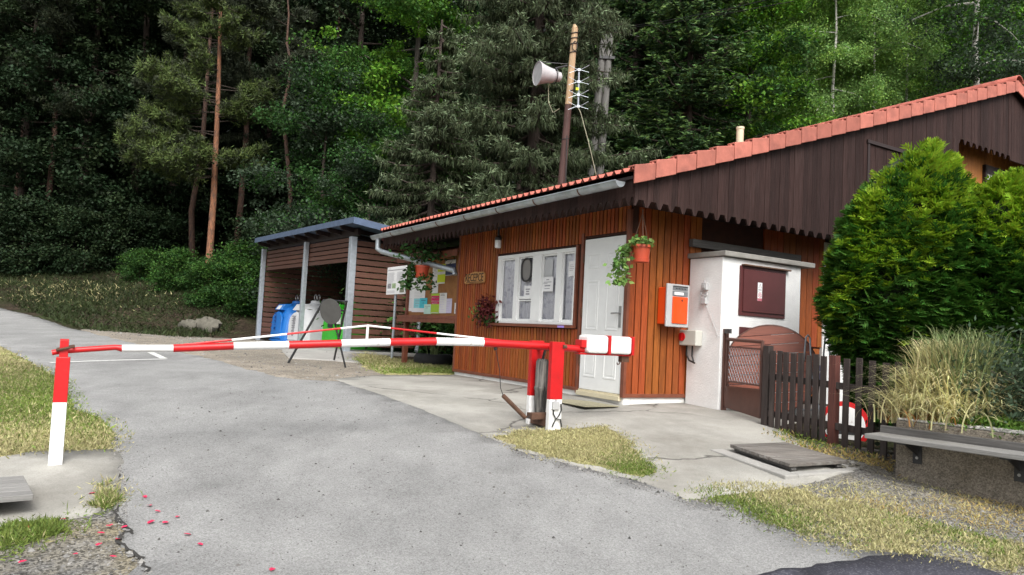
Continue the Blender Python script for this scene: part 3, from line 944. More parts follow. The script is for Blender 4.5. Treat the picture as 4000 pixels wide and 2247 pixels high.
# roof
tw = .15
ny_ = int((YL + .78) / tw * 8)
Ys = np.linspace(-.78, YL, ny_ + 1)
row = .335
nrow = int((XR + .72) / (row * .947)) + 1
def slope(sgn, x_end):
    vs, n = [], 0
    L = (XR - x_end if sgn > 0 else x_end - XR) if False else None
prof = []
x = -.66
k = 0
dx = row * .947
while x < XR - .02:
    x1 = min(x + dx, XR)
    prof += [(x, .026), (x1 - .006, .004)]
    x = x1
def roof_sheet(mirror):
    V = []
    for (px_, dz) in prof:
        wv = .024 * np.cos(2 * np.pi * Ys / tw) + .012 * np.cos(4 * np.pi * Ys / tw)
        X_ = 2 * XR - px_ if mirror else px_
        V.append(np.column_stack([np.full(len(Ys), X_), Ys, rz(px_) + dz + wv]))
    V = np.concatenate(V)
    nyy = len(Ys)
    id_ = np.arange(len(V)).reshape(len(prof), nyy)
    F_ = np.stack([id_[:-1, :-1], id_[:-1, 1:], id_[1:, 1:], id_[1:, :-1]], -1).reshape(-1, 4)
    return V, F_
V1, F1 = roof_sheet(False)
V2, F2 = roof_sheet(True)
roof = mesh_np('roof', np.concatenate([V1, V2]), np.concatenate([F1, F2 + len(V1)]), M['tile'], parent=house, smooth=False)
mb = MB()                                        # underside boards closing the roof from below
for sg in (0, 1):
    a, b = (-.62, XR) if not sg else (XR, 2 * XR + .62)
    mb.prism([(a, -.74, rz(a) - .05), (b, -.74, rz(b) - .05), (b, -.74, rz(b) - .085), (a, -.74, rz(a) - .085)], (0, YL + .70, 0))
mb.build('roof_boarding', M['soffit'], house)
mb = MB()                                        # verge tiles: each a lapping angle piece
x = -.66
while x < XR - .05:
    x1 = min(x + dx - .006, XR)
    za, zb = rz(x) + .072, rz(x1) + .03
    mb.prism([(x, -.815 - .006, za), (x1, -.815, zb), (x1, -.815, zb - .185), (x, -.815 - .006, za - .215)], (0, .022, 0))
    mb.prism([(x, -.793, za), (x1, -.793, zb), (x1, -.793, zb - .02), (x, -.793, za - .02)], (0, .1, 0))
    x += dx
x = XR
while x < 2 * XR:
    x1 = x + dx
    za, zb = rz(x) + .05, rz(x1) + .05
    mb.prism([(x, -.815, za), (x1, -.815, zb), (x1, -.815, zb - .2), (x, -.815, za - .2)], (0, .022, 0))
    mb.prism([(x, -.793, za), (x1, -.793, zb), (x1, -.793, zb - .02), (x, -.793, za - .02)], (0, .1, 0))
    x += dx
mb.build('verge_tile', mat('verge_tile', (.41, .14, .104), .75, .18, 6, bump=.2, spec=.25, island=.2, second=(.27, .095, .075), sfac=(.48, .7), sscale=3.5), roof, bevel=.006)
mb = MB()
y = -.84
while y < YL:
    y1 = y + .36
    pts_ = [(XR + .14 * math.cos(t), y, rz(XR) + .0 + .13 * math.sin(t)) for t in np.linspace(0, math.pi, 9)]
    q = [(XR + .125 * math.cos(t), y, rz(XR) - .0 + .115 * math.sin(t)) for t in np.linspace(math.pi, 0, 9)]
    mb.prism(pts_ + q, (0, y1 - y + .02, .006))
    y = y1
mb.build('ridge_tile', M['tile'], roof)
# left verge board
mb = MB()
mb.prism([(-.6, YL - .02, rz(-.6) + .03), (XR, YL - .02, rz(XR) + .03), (XR, YL - .02, rz(XR) - .2), (-.6, YL - .02, rz(-.6) - .2)], (0, .03, 0))
mb.build('left_verge_board', M['maroon'], roof)
vx, vy = 2.35, 2.4
p_ = at(2891, 520, 12.2)
lx = to_local(p_, C0, PHI)
mb = MB()
mb.lathe([(.06, rz(lx[0]) - .1), (.06, lx[2] + .06), (.067, lx[2] + .06), (.067, lx[2] + .1), (.05, lx[2] + .105)], 16, (lx[0], lx[1], 0))
mb.build('vent_pipe', M['cream'], roof, True)

# gable boards with scalloped feet, on the plane Y = -.7
GY = -.715
mb = MB()
S0 = 2.235
bw = .095
n = 0
x = -.56
while x < XR - .03:
    flip = n % 2
    zb = S0
    if x > 6.22: zb = 4.2
    if 2 < 3 and x < 6.22 and x + bw > 6.22: pass
    zl = [0., .0, .075, .075] if not flip else [.075, .075, .0, 0.]
    xs_ = [x, x + .02, x + .055, x + bw - .003] if not flip else [x, x + .04, x + .075, x + bw - .003]
    d_ = rnd.uniform(-.003, .003)
    poly = [(xx, GY + d_, zb + zz) for xx, zz in zip(xs_, zl)] + [(x + bw - .003, GY + d_, rz(x + bw) - .03), (x, GY + d_, rz(x) - .03)]
    mb.prism(poly, (0, .022, 0))
    x += bw
    n += 1
x = XR
while x < 15.5:
    mb.prism([(x, GY, 4.2), (x + bw - .003, GY, 4.2), (x + bw - .003, GY, max(rz(x + bw) - .03, 4.22)), (x, GY, max(rz(x) - .03, 4.22))], (0, .022, 0))
    x += bw
    if rz(x) < 4.3: break
mb.build('gable_board', M['brown'], house)
mb = MB()
mb.box(-.56, GY + .026, S0 + .1, 6.2, GY + .05, S0 + .28)
mb.build('gable_batten', M['soffit'], house)
# hatch in the gable boards
hx0, hz0 = hY(3388, 705, GY)
hx1, hz1 = hY(3395, 575, GY)
hx2, hz2 = hY(3545, 612, GY)
mb = MB()
mb.box(hx1 - .05, GY - .018, 3.0, hx1, GY - .002, hz1 + .05)
mb.box(hx1 - .07, GY - .03, hz1 + .05, hx2 + .05, GY - .002, hz1 + .1)
mb.box(hx2, GY - .018, 3.0, hx2 + .05, GY - .002, hz1 + .05)
mb.build('loft_hatch', M['soffit'], house)
# eave fascia with pointed teeth
mb = MB()
y = -.7
n = 0
while y < YL - .05:
    h = .105
    mb.prism([(-.575, y, S0 + .1), (-.575, y + .03, S0 + .1), (-.575, y + .075, S0 - .0), (-.575, y + .12, S0 + .1), (-.575, y + .147, S0 + .1), (-.575, y + .147, S0 + .33), (-.575, y, S0 + .33)], (.02, 0, 0))
    y += .15
mb.build('eave_fascia', M['brown'], house)
mb = MB()                                        # soffits
y = -.69
while y < YL:
    mb.box(-.553, y, S0 + .16, .05, min(y + .118, YL), S0 + .18)
    y += .12
x = .06
while x < 6.2:
    mb.box(x, -.66, S0 + .16, x + .118, .02, S0 + .18)
    x += .12
mb.box(.05, 4.56, S0 + .15, 7, YL, S0 + .17)
mb.build('soffit', M['soffit'], house)
# upper recess: orange boards, dark framed window
mb = MB()
x = 6.15
while x < 11:
    mb.box(x, -.36, 2.5, x + .1, -.33, 4.9 - max(0, x - 8) * .25)
    x += .104
mb.build('upper_cladding', mat('upper_board', (.4, .15, .03), .6, .25, 7, (6, 6, .5), bump=.2, island=.15), house)
mb = MB()
mb.box(6.12, -.72, 2.4, 6.2, -.33, 4.25)
mb.build('recess_cheek', M['brown'], house)
rx, rzv = hY(3848, 690, -.38)
mb = MB()
mb.box(rx - .06, -.42, 2.6, rx, -.36, 4.12)
mb.box(rx - .06, -.42, 4.0, rx + 1.6, -.36, 4.14)
uw = mb.build('upper_window', M['soffit'], house)
mb = MB()
mb.box(rx, -.385, 2.6, rx + 1.5, -.365, 4.0)
mb.build('blind', M['plaster'], uw)

# gutter and its down pipe
gy0, gz0 = hX(2462, 700, -.72)
mb = MB()
GX = -.70
gtop = 2.505
def gut(y0, y1, r0=.068):
    vs = []
    an = np.linspace(math.pi, 2 * math.pi, 11)
    for y_ in (y0, y1):
        for r_ in (r0, r0 - .006):
            vs += [(GX + r_ * math.cos(a), y_, gtop + r_ * math.sin(a) - .012 * (y_ - 3) / 4 * 0) for a in an]
    k = 11
    fs = []
    for i in range(k - 1):
        fs += [(i, i + 1, 2 * k + i + 1, 2 * k + i), (k + i, 3 * k + i, 3 * k + i + 1, k + i + 1)]
    fs += [(0, 2 * k, 3 * k, k), (k - 1, 2 * k - 1, 4 * k - 1, 3 * k - 1)]
    mb.add(vs, fs)
gut(-.62, YL + .2)
an = np.linspace(math.pi, 2 * math.pi, 11)
mb.prism([(GX + .068 * math.cos(a), -.62, gtop + .068 * math.sin(a)) for a in an], (0, -.006, 0))
mb.prism([(GX + .068 * math.cos(a), YL + .2, gtop + .068 * math.sin(a)) for a in an], (0, .006, 0))
mb.tube([(GX - .07, -.62, gtop + .003), (GX - .07, YL + .2, gtop + .003)], .009, 8)
gu = mb.build('gutter', M['zinc'], house, True)
for y in np.arange(.1, YL, .98):
    b = MB()
    b.tube([(GX + .072 * math.cos(a), y, gtop + .072 * math.sin(a)) for a in np.linspace(math.pi * .97, 2 * math.pi, 9)], .008, 6)
    b.build('gutter_bracket', M['rust'], gu)
dp = [(GX, YL - .05, gtop - .06), (GX, YL - .05, gtop - .26), (GX + .06, YL - .16, gtop - .32), (-.03, YW + .12, 1.78), (-.03, YW + .1, 1.7)]
b = MB()
b.tube(dp, .05, 12)
b.build('down_pipe', M['zinc'], gu, True)
# beam ends and dark void boards under the gable
b = MB()
b.box(1.0, -.1, 1.98, 3.2, -.03, 2.08)
b.build('ledger', M['greywoodd'], house)

# ------------------------------------------------------------------ electrical pillar on the gable side
CX0, CX1, CYF = 1.03, 2.545, -.6
pil = thing('meter_pillar', 'white plastered meter pillar with a maroon steel door and concrete cap', 'pillar', HW(CX0, 0, -.12), PHI)
mb = MB()
mb.box(0, CYF, -.06, CX1 - CX0, -.03, 1.94)
mb.build('pillar_body', M['plaster'], pil, bevel=.012)
mb = MB()
mb.box(-.03, CYF - .06, 1.945, CX1 - CX0 + .22, .0, 2.01)
mb.build('pillar_cap', M['cap'], pil, bevel=.008)
def pl(x0, z0, x1, z1, y0, y1, m, name, par=pil, bev=.004):
    b = MB()
    b.box(x0 - CX0, y0, z0 + .12, x1 - CX0, y1, z1 + .12)
    return b.build(name, M[m], par, bevel=bev)
fr = MB()
for (a, b, c, d_) in ((1.33, 1.10, 2.215, 1.145), (1.33, 1.70, 2.215, 1.735), (1.33, 1.145, 1.385, 1.70), (2.195, 1.145, 2.215, 1.70)):
    fr.box(a - CX0, CYF - .016, b + .12, c - CX0, CYF + .01, d_ + .12)
fd = fr.build('door_frame', M['maroon'], pil)
pl(1.39, 1.15, 2.19, 1.695, CYF - .03, CYF + .01, 'maroon', 'steel_door', fd)
pl(1.36, 1.735, 2.27, 1.755, CYF - .06, CYF - .001, 'rust', 'drip_rail', fd)
pl(1.359, .46, 1.95, .953, CYF - .02, CYF + .01, 'maroon', 'lower_door')
mb = MB()
mb.tube([(1.44 - CX0, CYF - .028, .64), (1.44 - CX0, CYF - .022, .64)], .02, 12)
mb.build('lock', M['handle'], pil)
# warning label
lab = thing('warning_label', 'small white and red warning label stuck on the maroon steel door', 'label', HW(1.69, CYF - .0305, 1.42), PHI)
mb = MB()
mb.box(-.042, -.0015, -.0, .042, 0, .12, 0)
mb.box(-.042, -.0015, -.118, .042, 0, -.003, 0)
mb.build('label_sheet', M['paper'], lab)
mb = MB()
tri = [(-.028, -.0022, .052), (.028, -.0022, .052), (0, -.0022, .108)]
for i in range(3): mb.tube([tri[i], tri[(i + 1) % 3]], .0025, 4)
mb.box(-.03, -.003, .02, .03, -.0015, .032)
mb.tube([(-.001, -.0022, .1), (.004, -.0022, .08), (-.003, -.0022, .078), (.002, -.0022, .06)], .002, 4)
mb.build('warning_print', M['ink'], lab)
mb = MB()
rg_ = [(.03 * math.cos(t), -.0022, -.042 + .03 * math.sin(t)) for t in np.linspace(0, 2 * math.pi, 20)]
mb.tube(rg_, .0032, 4)
mb.tube([(-.021, -.0022, -.021), (.021, -.0022, -.063)], .0032, 4)
mb.tube([(.021, -.0022, -.021), (-.021, -.0022, -.063)], .0032, 4)
mb.box(-.0415, -.003, -.1175, .0415, -.0016, -.083)
mb.build('prohibition_print', mat('faded_red_print', (.5, .16, .2), .7, .1, 10), lab)
# sockets, cable and red switch on the pillar's left face
sb = thing('wall_socket', 'grey switch and socket pair with a looped cable on the white pillar side', 'socket', HW(CX0 - .002, -.33, 1.22), PHI)
mb = MB()
mb.box(-.05, -.04, .0, 0, .04, .08)
mb.build('socket_box', M['greypaint'], sb, bevel=.008)
mb = MB()
mb.box(-.05, -.045, .18, 0, .035, .27)
mb.box(-.06, -.03, .20, -.05, .02, .25)
mb.tube([(-.03, .0, .27), (-.03, .0, .31)], .012, 8)
mb.build('switch_box', M['greypaint'], sb, bevel=.008)
mb = MB()
mb.tube([(-.02, .02, .18), (-.03, .05, .15), (-.03, .045, .12), (-.03, -.03, .1), (-.03, -.05, .11), (-.03, -.045, .14), (-.03, -.02, .14), (-.02, -.0, .08)], .007, 6)
mb.tube([(-.012, -.02, .0), (-.012, -.25, -.42)], .004, 5)
mb.build('cable', M['greypaint'], sb, True)
sw = thing('rotary_switch', 'grey switch box with a red knob low on the pillar edge', 'switch', HW(CX0 - .002, -.13, .68), PHI)
mb = MB()
mb.box(-.12, -.17, .0, 0, .17, .2)
mb.build('switch_box', mat('switch_grey', (.5, .49, .44), .5, .05, 5), sw, bevel=.012)
mb = MB()
mb.tube([(-.12, .07, .11), (-.135, .07, .11)], .055, 16, 0)
mb.box(-.15, .05, .06, -.135, .09, .16)
mb.build('red_knob', M['red'], sw)
mb = MB()
mb.tube([(-.05, .05, .0), (-.05, .05, -.12), (-.05, .0, -.19), (-.05, -.1, -.22)], .012, 6)
mb.tube([(-.05, -.05, .0), (-.05, -.05, -.13), (-.05, -.08, -.2)], .012, 6)
mb.build('cable', M['cable'], sw, True)

# ------------------------------------------------------------------ things on the house
def Mx(y, z, x=0.): return plane_M((x, y, z), (0, -1, 0), (0, 0, 1))   # faces the road (-X)
def My(x, z, y=0.): return plane_M((x, y, z), (1, 0, 0), (0, 0, 1))    # faces the yard (-Y)
t = thing('reception_sign', 'carved wooden plaque reading RECEPCE on the orange wall left of the window', 'sign', HW(-.012, 3.915, 1.535), PHI)
mb = MB()
ol = [(.35, .0), (.355, .1), (.3, .155), (.15, .17), (.0, .195), (-.12, .185), (-.3, .18), (-.345, .14), (-.35, .05), (-.34, .0), (-.18, -.012), (.1, -.005), (.28, -.014)]
mb.prism([(-.026, a, b) for a, b in ol], (.026, 0, 0))
mb.build('plaque', M['signwood'], t, bevel=.006)
mb = MB()
mb.text('RECEPCE', .155, Mx(.0, .085, -.0275) @ Matrix.Diagonal((1.02, 1.25, 1, 1)), extrude=.003)
mb.box(-.031, -.28, .006, -.0262, .27, .014)
mb.build('lettering', mat('burnt_letters', (.03, .015, .008), .8, .2, 10), t)

t = thing('security_lamp', 'small white lamp under the eave above the window', 'lamp', HW(-.13, 3.02, 2.18), PHI)
mb = MB()
mb.lathe([(.045, -.12), (.05, -.1), (.05, -.0), (.03, .03)], 12)
mb.build('lamp_glass', M['white'], t, True)
mb = MB()
mb.lathe([(.052, .0), (.055, .04), (.02, .07), (.015, .22)], 12)
mb.tube([(0, 0, .07), (.06, .08, .1), (.12, .1, .05)], .012, 6)
mb.build('lamp_mount', M['dark'], t, True)

def paper(name, label, loc, rotz, w_, h_, face, m='paper', lines=(), group=None, cat='notice', tilt=0., extra=None):
    """a sheet hanging on a wall; face 'x' looks along -X, 'y' along -Y; lines = (x0, x1, z, thickness, material)"""
    t = thing(name, label, cat, loc, rotz, group)
    fm = Matrix.Rotation(tilt, 4, 'X' if face == 'x' else 'Y') @ (Mx(0, 0) if face == 'x' else My(0, 0))
    b = MB()
    b.box(-w_ / 2, -h_ / 2, 0, w_ / 2, h_ / 2, .0012, 0, fm)
    b.build('sheet', M[m], t)
    by = {}
    for (a, b_, z, th_, mm) in lines: by.setdefault(mm, []).append((a, b_, z, th_))
    for mm, ls in by.items():
        q = MB()
        for (a, b_, z, th_) in ls: q.box(a * w_, z * h_ - th_ * h_ / 2, .001, b_ * w_, z * h_ + th_ * h_ / 2, .0018, 0, fm)
        q.build('print', M[mm], t)
    return t
def tl(n, top=.4, bot=-.4, x0=-.4, x1=.4, mm='ink', th=.022, seed=1):
    r_ = random.Random(seed)
    return [(x0, x0 + (x1 - x0) * r_.uniform(.6, 1), top - (top - bot) * i / max(n - 1, 1), th, mm) for i in range(n)]
gxp = .012
paper('window_notice', 'small white notice with three printed lines low in the opening pane', HW(gxp, 2.30, 1.36), PHI, .2, .17, 'x', lines=[(-.3, .3, .2, .12, 'ink'), (-.2, .22, 0, .12, 'ink'), (-.25, .25, -.22, .14, 'ink')], group='notices in the window')
paper('window_notice', 'large white notice in the middle pane, lower of the two sheets', HW(gxp, 1.78, 1.455), PHI, .285, .21, 'x', lines=[(-.12, .12, .32, .07, 'ink'), (-.35, .35, .15, .05, 'ink'), (-.4, .0, .06, .04, 'ink'), (-.25, .25, -.1, .09, 'ink'), (-.25, .22, -.3, .05, 'ink')], group='notices in the window')
paper('window_notice', 'blank upper sheet behind the glass of the middle pane', HW(.022, 1.785, 1.69), PHI, .21, .26, 'x', m='mint' if False else 'paper', group='notices in the window')
paper('window_notice', 'white notice at the right edge of the pane beside the door', HW(.012, 1.195, 1.655), PHI, .17, .21, 'x', lines=tl(4, .25, -.1, -.35, .35, th=.03), group='notices in the window')
for (a, b), lb in zip(panes, ('grey lace curtain behind the leftmost pane', 'lace curtain behind the opening pane with the oval plate', 'pleated lace curtain behind the pane with two sheets', 'white lace curtain behind the pane beside the door')):
    t = thing('net_curtain', lb, 'curtain', HW(.052, (a + b) / 2, .88), PHI, 'lace curtains in the window')
    n = 60
    q = MB()
    ya = np.linspace(-(b - a) / 2 - .06, (b - a) / 2 + .03, n)
    xa = .012 * np.sin(ya * 62) + .008 * np.sin(ya * 23 + 1)
    top = 1.0 if lb[:4] in ('grey', 'whit') else .98
    vs, fs = [], []
    for i in range(n):
        for zz in (0, .35, .7, top): vs.append((xa[i] * (1.2 - .5 * zz), ya[i], zz))
    for i in range(n - 1):
        for j in range(3): fs.append((4 * i + j, 4 * i + 4 + j, 4 * i + 5 + j, 4 * i + 1 + j))
    q.add(vs, fs)
    q.build('lace', M['curtain'], t, True)

# orange letterbox
t = thing('letterbox', 'orange and grey letterbox mounted on the orange boards by the corner', 'letterbox', HW(.675, -.02, .905), PHI)
mb = MB()
mb.box(-.18, -.155, .03, .18, 0, .50)
mb.build('box_body', M['orangepaint'], t, bevel=.012)
mb = MB()
mb.box(-.195, -.185, -.0, .195, -.153, .545)
mb.build('front_frame', M['greypaint'], t, bevel=.01)
mb = MB()
mb.box(-.105, -.199, .045, .155, -.183, .385)
dd = mb.build('letterbox_door', M['orangepaint'], t, bevel=.006)
mb = MB()
mb.tube([(.05, -.204, .345), (.05, -.198, .345)], .011, 10)
mb.tube([(.05, -.203, .335), (.05, -.203, .32)], .004, 6)
mb.build('lock', M['cable'], dd)
mb = MB()
mb.box(-.105, -.192, .395, .155, -.183, .455)
mb.box(-.105, -.189, .465, .155, -.1845, .52)
mb.build('slot_plate', mat('slot_grey', (.16, .17, .18), .4, .1, 6), t)
mb = MB()
mb.box(-.08, -.1945, .408, .08, -.1925, .443)
mb.build('name_card', M['paper'], t)
mb = MB()
mb.box(-.1, -.198, .515, .15, -.186, .522)
for i in range(7): mb.box(-.055 + .027 * i, -.1905, .48, -.04 + .027 * i, -.1887, .498)
mb.build('slot_print', M['black'], t)
t = thing('bell_plate', 'small framed black plate on the boards right of the letterbox', 'plate', HW(1.115, -.016, 1.27), PHI)
mb = MB()
mb.box(-.055, -.02, -.05, .055, 0, .05, 0)
mb.build('plate_frame', M['greypaint'], t, bevel=.004)
mb = MB()
mb.box(-.035, -.026, -.035, .035, -.02, .035)
mb.tube([(-.02, -.022, -.05), (-.015, -.03, -.11), (-.02, -.02, -.13)], .008, 6)
mb.build('plate_face', M['dark'], t)
t = thing('thermometer', 'narrow wall thermometer on the boards at the pillar edge', 'thermometer', HW(1.165, -.016, 1.43), PHI)
mb = MB()
mb.box(-.022, -.008, .0, .022, 0, .3)
mb.build('scale_board', M['signwood'], t, bevel=.004)
mb = MB()
mb.tube([(0, -.012, .04), (0, -.012, .26)], .008, 8)
mb.build('glass_tube', M['white'], t)
mb = MB()
mb.box(-.026, -.014, -.02, .026, 0, .02)
mb.build('bracket', M['dark'], t)
mb = MB()
mb.box(-.026, -.014, .26, .026, 0, .3)
mb.build('bracket', M['dark'], t)
# door mat
c = gp(2272, 1584)
t = thing('door_mat', 'pale tan mat lying on the concrete before the white door', 'mat', (c[0], c[1], c[2] + .024), PHI)
mb = MB()
mb.box(-.26, -.4, 0, .26, .4, .009)
mb.build('mat_pile', M['mattan'], t, bevel=.003)
# ================================================================== the boom barrier
BP0, BPH = np.array([.415, 7.6, float(gz(.415, 7.6)) + .02]), R(29.9)
BXd, BYd = frame(BPH)
def onB(px, py):                                 # on the barrier's own upright plane: (along, height over the hinge foot)
    d = ray(px, py)
    p = d * ((BP0 @ BYd) / (d @ BYd)) - BP0
    return np.array([p @ BXd, 0, p[2]])
bar = thing('boom_barrier', 'red and white boom barrier with counterweight lowered across the road', 'barrier', BP0, BPH)
H = .875
def column(y0, y1, name='column'):
    mb = MB()
    t_ = .012
    zs = [(-.1, .30, 1), (.30, H, 0)]
    for (za, zb, mi) in zs:
        mb.box(-.073, y0, za, .073, y0 + t_, zb, mi)
        mb.box(-.073, y0 + t_, za, -.061, y1, zb, mi)
        mb.box(.061, y0 + t_, za, .073, y1, zb, mi)
    mb.box(-.06, y0 + t_ + .001, H - .01, .06, y1 - .002, H - .002, 0)
    return mb
cf = column(-.17, -.11).build('column', [M['red'], M['wht']], bar, bevel=.003)
cb = column(.215, .275).build('column', [M['red'], M['wht']], bar, bevel=.003)
top = onB(2130, 1352)[2]
pxs = [(203, 1378, .02, 0), (235, 1372, .021, 0), (452, 1357, .021, 0), (474, 1361, .026, 0), (476, 1361, .027, 1), (674, 1361, .028, 1), (676, 1361, .031, 0), (909, 1352, .031, 0), (911, 1352, .032, 1), (1124, 1348, .033, 1),
       (1126, 1348, .034, 0), (1329, 1342, .034, 0), (1331, 1342, .035, 1), (1519, 1337, .036, 1), (1521, 1337, .036, 0), (1699, 1334, .037, 0), (1701, 1334, .038, 1), (1884, 1338, .038, 1), (1886, 1339, .04, 0), (2080, 1350, .04, 0), (2280, 1365, .036, 0)]
mb = MB()
P = [onB(a, b) for a, b, _, _ in pxs]
mb.tube(P, [q[2] for q in pxs], 14, mis=[q[3] for q in pxs])
boom = mb.build('boom', [M['red'], M['wht']], bar, True)
mb = MB()
apex = onB(1437, 1272)
def wire(a, b, cuts):
    ts = [0] + cuts + [1]
    for i in range(len(ts) - 1):
        p, q = a + (b - a) * ts[i], a + (b - a) * ts[i + 1]
        mb.tube([p, q], .0095, 6, wire.c[i])
wl, wr = onB(677, 1352), onB(2085, 1345)
def frac(a, b, px):                              # share of the way to a photo column
    lo, hi = 0., 1.
    for _ in range(40):
        m_ = (lo + hi) / 2
        p = a + (b - a) * m_
        W_ = BP0 + BXd * p[0] + np.array([0, 0, p[2]])
        x_ = CX + FPX * (W_ @ _r) / (W_ @ _f)
        if x_ < px: lo = m_
        else: hi = m_
    return lo
wire.c = [0, 1, 0, 1]
wire(wl, apex, [frac(wl, apex, 905), frac(wl, apex, 1120), frac(wl, apex, 1330)])
wire.c = [1, 0, 1, 0]
wire(apex, wr, [frac(apex, wr, 1525), frac(apex, wr, 1705), frac(apex, wr, 1890)])
mb.tube([onB(1432, 1338), apex], .012, 8, 1)
mb.build('truss_rod', [M['red'], M['wht']], boom, True)
mb = MB()
a = onB(2290, 1350)
x0, x1 = .40, 1.0
zc = onB(2360, 1350)[2]
for (p, q) in ((x0 + .02, x0 + .285), (x0 + .315, x1)): mb.box(p, -.10, zc - .085, q, .10, zc + .105, 0)
cw = mb.build('counterweight', M['wht'], bar, bevel=.028)
mb = MB()
mb.box(x0 + .285, -.104, zc - .092, x0 + .315, .104, zc + .108)
mb.box(x1, -.104, zc - .092, x1 + .03, .104, zc + .108)
mb.box(x0 - .04, -.06, zc - .03, x0 + .03, .06, zc + .05)
mb.box(x0 - .05, -.05, zc - .105, x1 + .03, .05, zc - .087)
mb.build('red_strap', M['red'], cw, bevel=.004)
mb = MB()
mb.box(x1 - .08, -.03, zc - .17, x1 + .02, .03, zc - .107)
mb.tube([(x1 - .07, 0, zc - .15), (x1 - .09, 0, zc - .19), (x1 - .11, 0, zc - .2), (x1 - .12, 0, zc - .18)], .006, 6)
mb.build('hook', M['rust'], cw)
mb = MB()
mb.lathe([(.055, .13), (.062, .2), (.068, .36), (.074, .38), (.074, .40), (.068, .41), (.066, .66), (.05, .69)], 18, (-.0, .118, 0))
mb.tube([(0, .118, .68), (0, .06, .83)], .014, 8)
mb.build('drive_cylinder', M['motor'], bar, True)
mb = MB()
mb.box(-.2, -.05, .09, .06, .05, .15)
mb.box(-.06, -.11, .02, .06, .2, .0895)
mb.build('hinge_base', M['rust'], bar)
mb = MB()
mb.tube([(0, -.13, .80), (0, .22, .80)], .022, 10)
mb.build('pivot_shaft', M['rust'], bar)
mb = MB()
mb.tube([(.05, -.175, .83), (.09, -.175, .83)], .02, 8)
mb.build('bolt', M['rust'], bar)
mb = MB()
A, B = onB(1965, 1545), onB(2052, 1632)
for k in range(2): pass
n = 26
co = []
ax = (B - A) / np.linalg.norm(B - A)
s1 = np.cross(ax, [0, 1, 0]); s2 = np.array([0, 1., 0])
mb.tube([A + (B - A) * i / (2 * n) for i in range(2 * n + 1)], [.024 if i % 2 else .020 for i in range(2 * n + 1)], 10)
mb.build('coil_spring', M['rust'], bar)
mb = MB()
mb.tube([A, onB(1955, 1515), onB(1952, 1450), onB(1938, 1372)], .004, 5)
mb.build('spring_wire', M['cable'], bar)
mb = MB()
mb.tube([B, B + (B - A) * .1 + np.array([0, 0, .02]), np.array([-.19, 0, .12])], .006, 6)
mb.build('spring_hook', M['cable'], bar)
mb = MB()
mb.tube([onB(1934, 1352), onB(1936, 1368)], .018, 8)
mb.build('wire_lug', M['cable'], bar)
mb = MB()
mb.box(-.05, -.195, .20, .03, -.171, .285, 0)
mb.tube([(-.01, -.18, .285), (-.01, -.18, .30)], .014, 8, 0)
mb.build('junction_box', M['greypaint'], bar, bevel=.006)
mb = MB()
mb.tube([(-.03, -.18, .20), (-.035, -.185, .16), (.0, -.185, .11), (-.03, -.185, .06), (-.04, -.185, .03)], .007, 6)
mb.tube([(.05, -.185, .26), (.06, -.185, .2), (.03, -.187, .14), (.0, -.187, .11), (.05, -.187, .105), (.07, -.187, .03)], .007, 6)
mb.build('cable', M['cable'], bar, True)
# rest post on the left
g = gp(215, 1820)
LPX = np.array([g[0], g[1], g[2]])
post_ = thing('barrier_rest_post', 'square red and white post that the boom end rests in', 'post', LPX, BPH)
d = ray(244, 1326)
hz_ = float((at(244, 1326, LPX[1]) - LPX)[2])
h1 = float((at(240, 1394, LPX[1]) - LPX)[2])
h2 = float((at(230, 1570, LPX[1]) - LPX)[2])
lean = Matrix.Rotation(R(-.6), 4, 'Y')
mb = MB()
mb.box(-.045, -.045, -.05, .045, .045, h2, 1, lean)
mb.box(-.045, -.045, h2, .045, .045, h1, 0, lean)
mb.build('post', [M['red'], M['wht']], post_, bevel=.004)
mb = MB()
zr = (h1 + hz_) / 2
mb.box(-.028, -.036, h1 - .005, .028, -.026, hz_ - .004, 0, lean)
mb.box(-.028, .026, h1 - .005, .028, .036, hz_ - .004, 0, lean)
mb.box(-.028, -.036, hz_ - .004, .028, .036, hz_ + .004, 0, lean)
mb.build('fork', M['red'], post_, bevel=.002)
mb = MB()
zz = float((at(247, 1360, LPX[1]) - LPX)[2])
mb.tube([(-.05, -.045, zz - .014), (.0, -.048, zz + .0), (.05, -.045, zz + .016), (.052, .04, zz + .018), (-.05, .04, zz - .01), (-.05, -.045, zz - .014)], .011, 6)
mb.build('chain', M['rust'], post_)

# ================================================================== recycling shelter
S0c, SPH = np.array([-3.72, 17.35, float(gz(-3.72, 17.35)) + .03]), R(36.9)
def sX(px, py, x0=0.): return on_x(px, py, S0c, SPH, x0)
def sY(px, py, y0=0.): return on_y(px, py, S0c, SPH, y0)
shed = thing('recycling_shelter', 'brown slatted shelter with galvanised posts and a blue grey roof over the bins', 'shelter', S0c, SPH)
yl = sX(1026, 1200)[0]
ym = sX(1192, 1200)[0]
zt = sX(1405, 925)[1]
ztl = sX(1040, 975)[1]
DEP = 2.6
def gpost(x, y, zt_, wd=.075):
    mb = MB()
    mb.box(x - wd, y - wd, 0, x + wd, y + wd, zt_)
    mb.box(x - wd - .05, y - wd - .05, 0, x + wd + .05, y + wd + .05, .012)
    return mb.build('post', M['galv'], shed, bevel=.008)
gpost(-.08, 0, zt)
gpost(-.08, ym, sX(1196, 950)[1], .055)
gpost(-.08, yl, ztl, .06)
zs0, zs1 = sX(1385, 1020)[1], sX(1385, 925)[1]
def slats(name, f, z0, z1, n, thick=.66):
    mb = MB()
    p_ = (z1 - z0) / n
    for i in range(n): f(mb, z0 + i * p_, z0 + i * p_ + p_ * thick)
    return mb.build(name, M['slat'], shed, bevel=.004)
slats('front_slats', lambda m_, a, b: m_.box(.0, .1, a, .03, yl - .08, b), zs0, zs1 + .02, 5, .8)
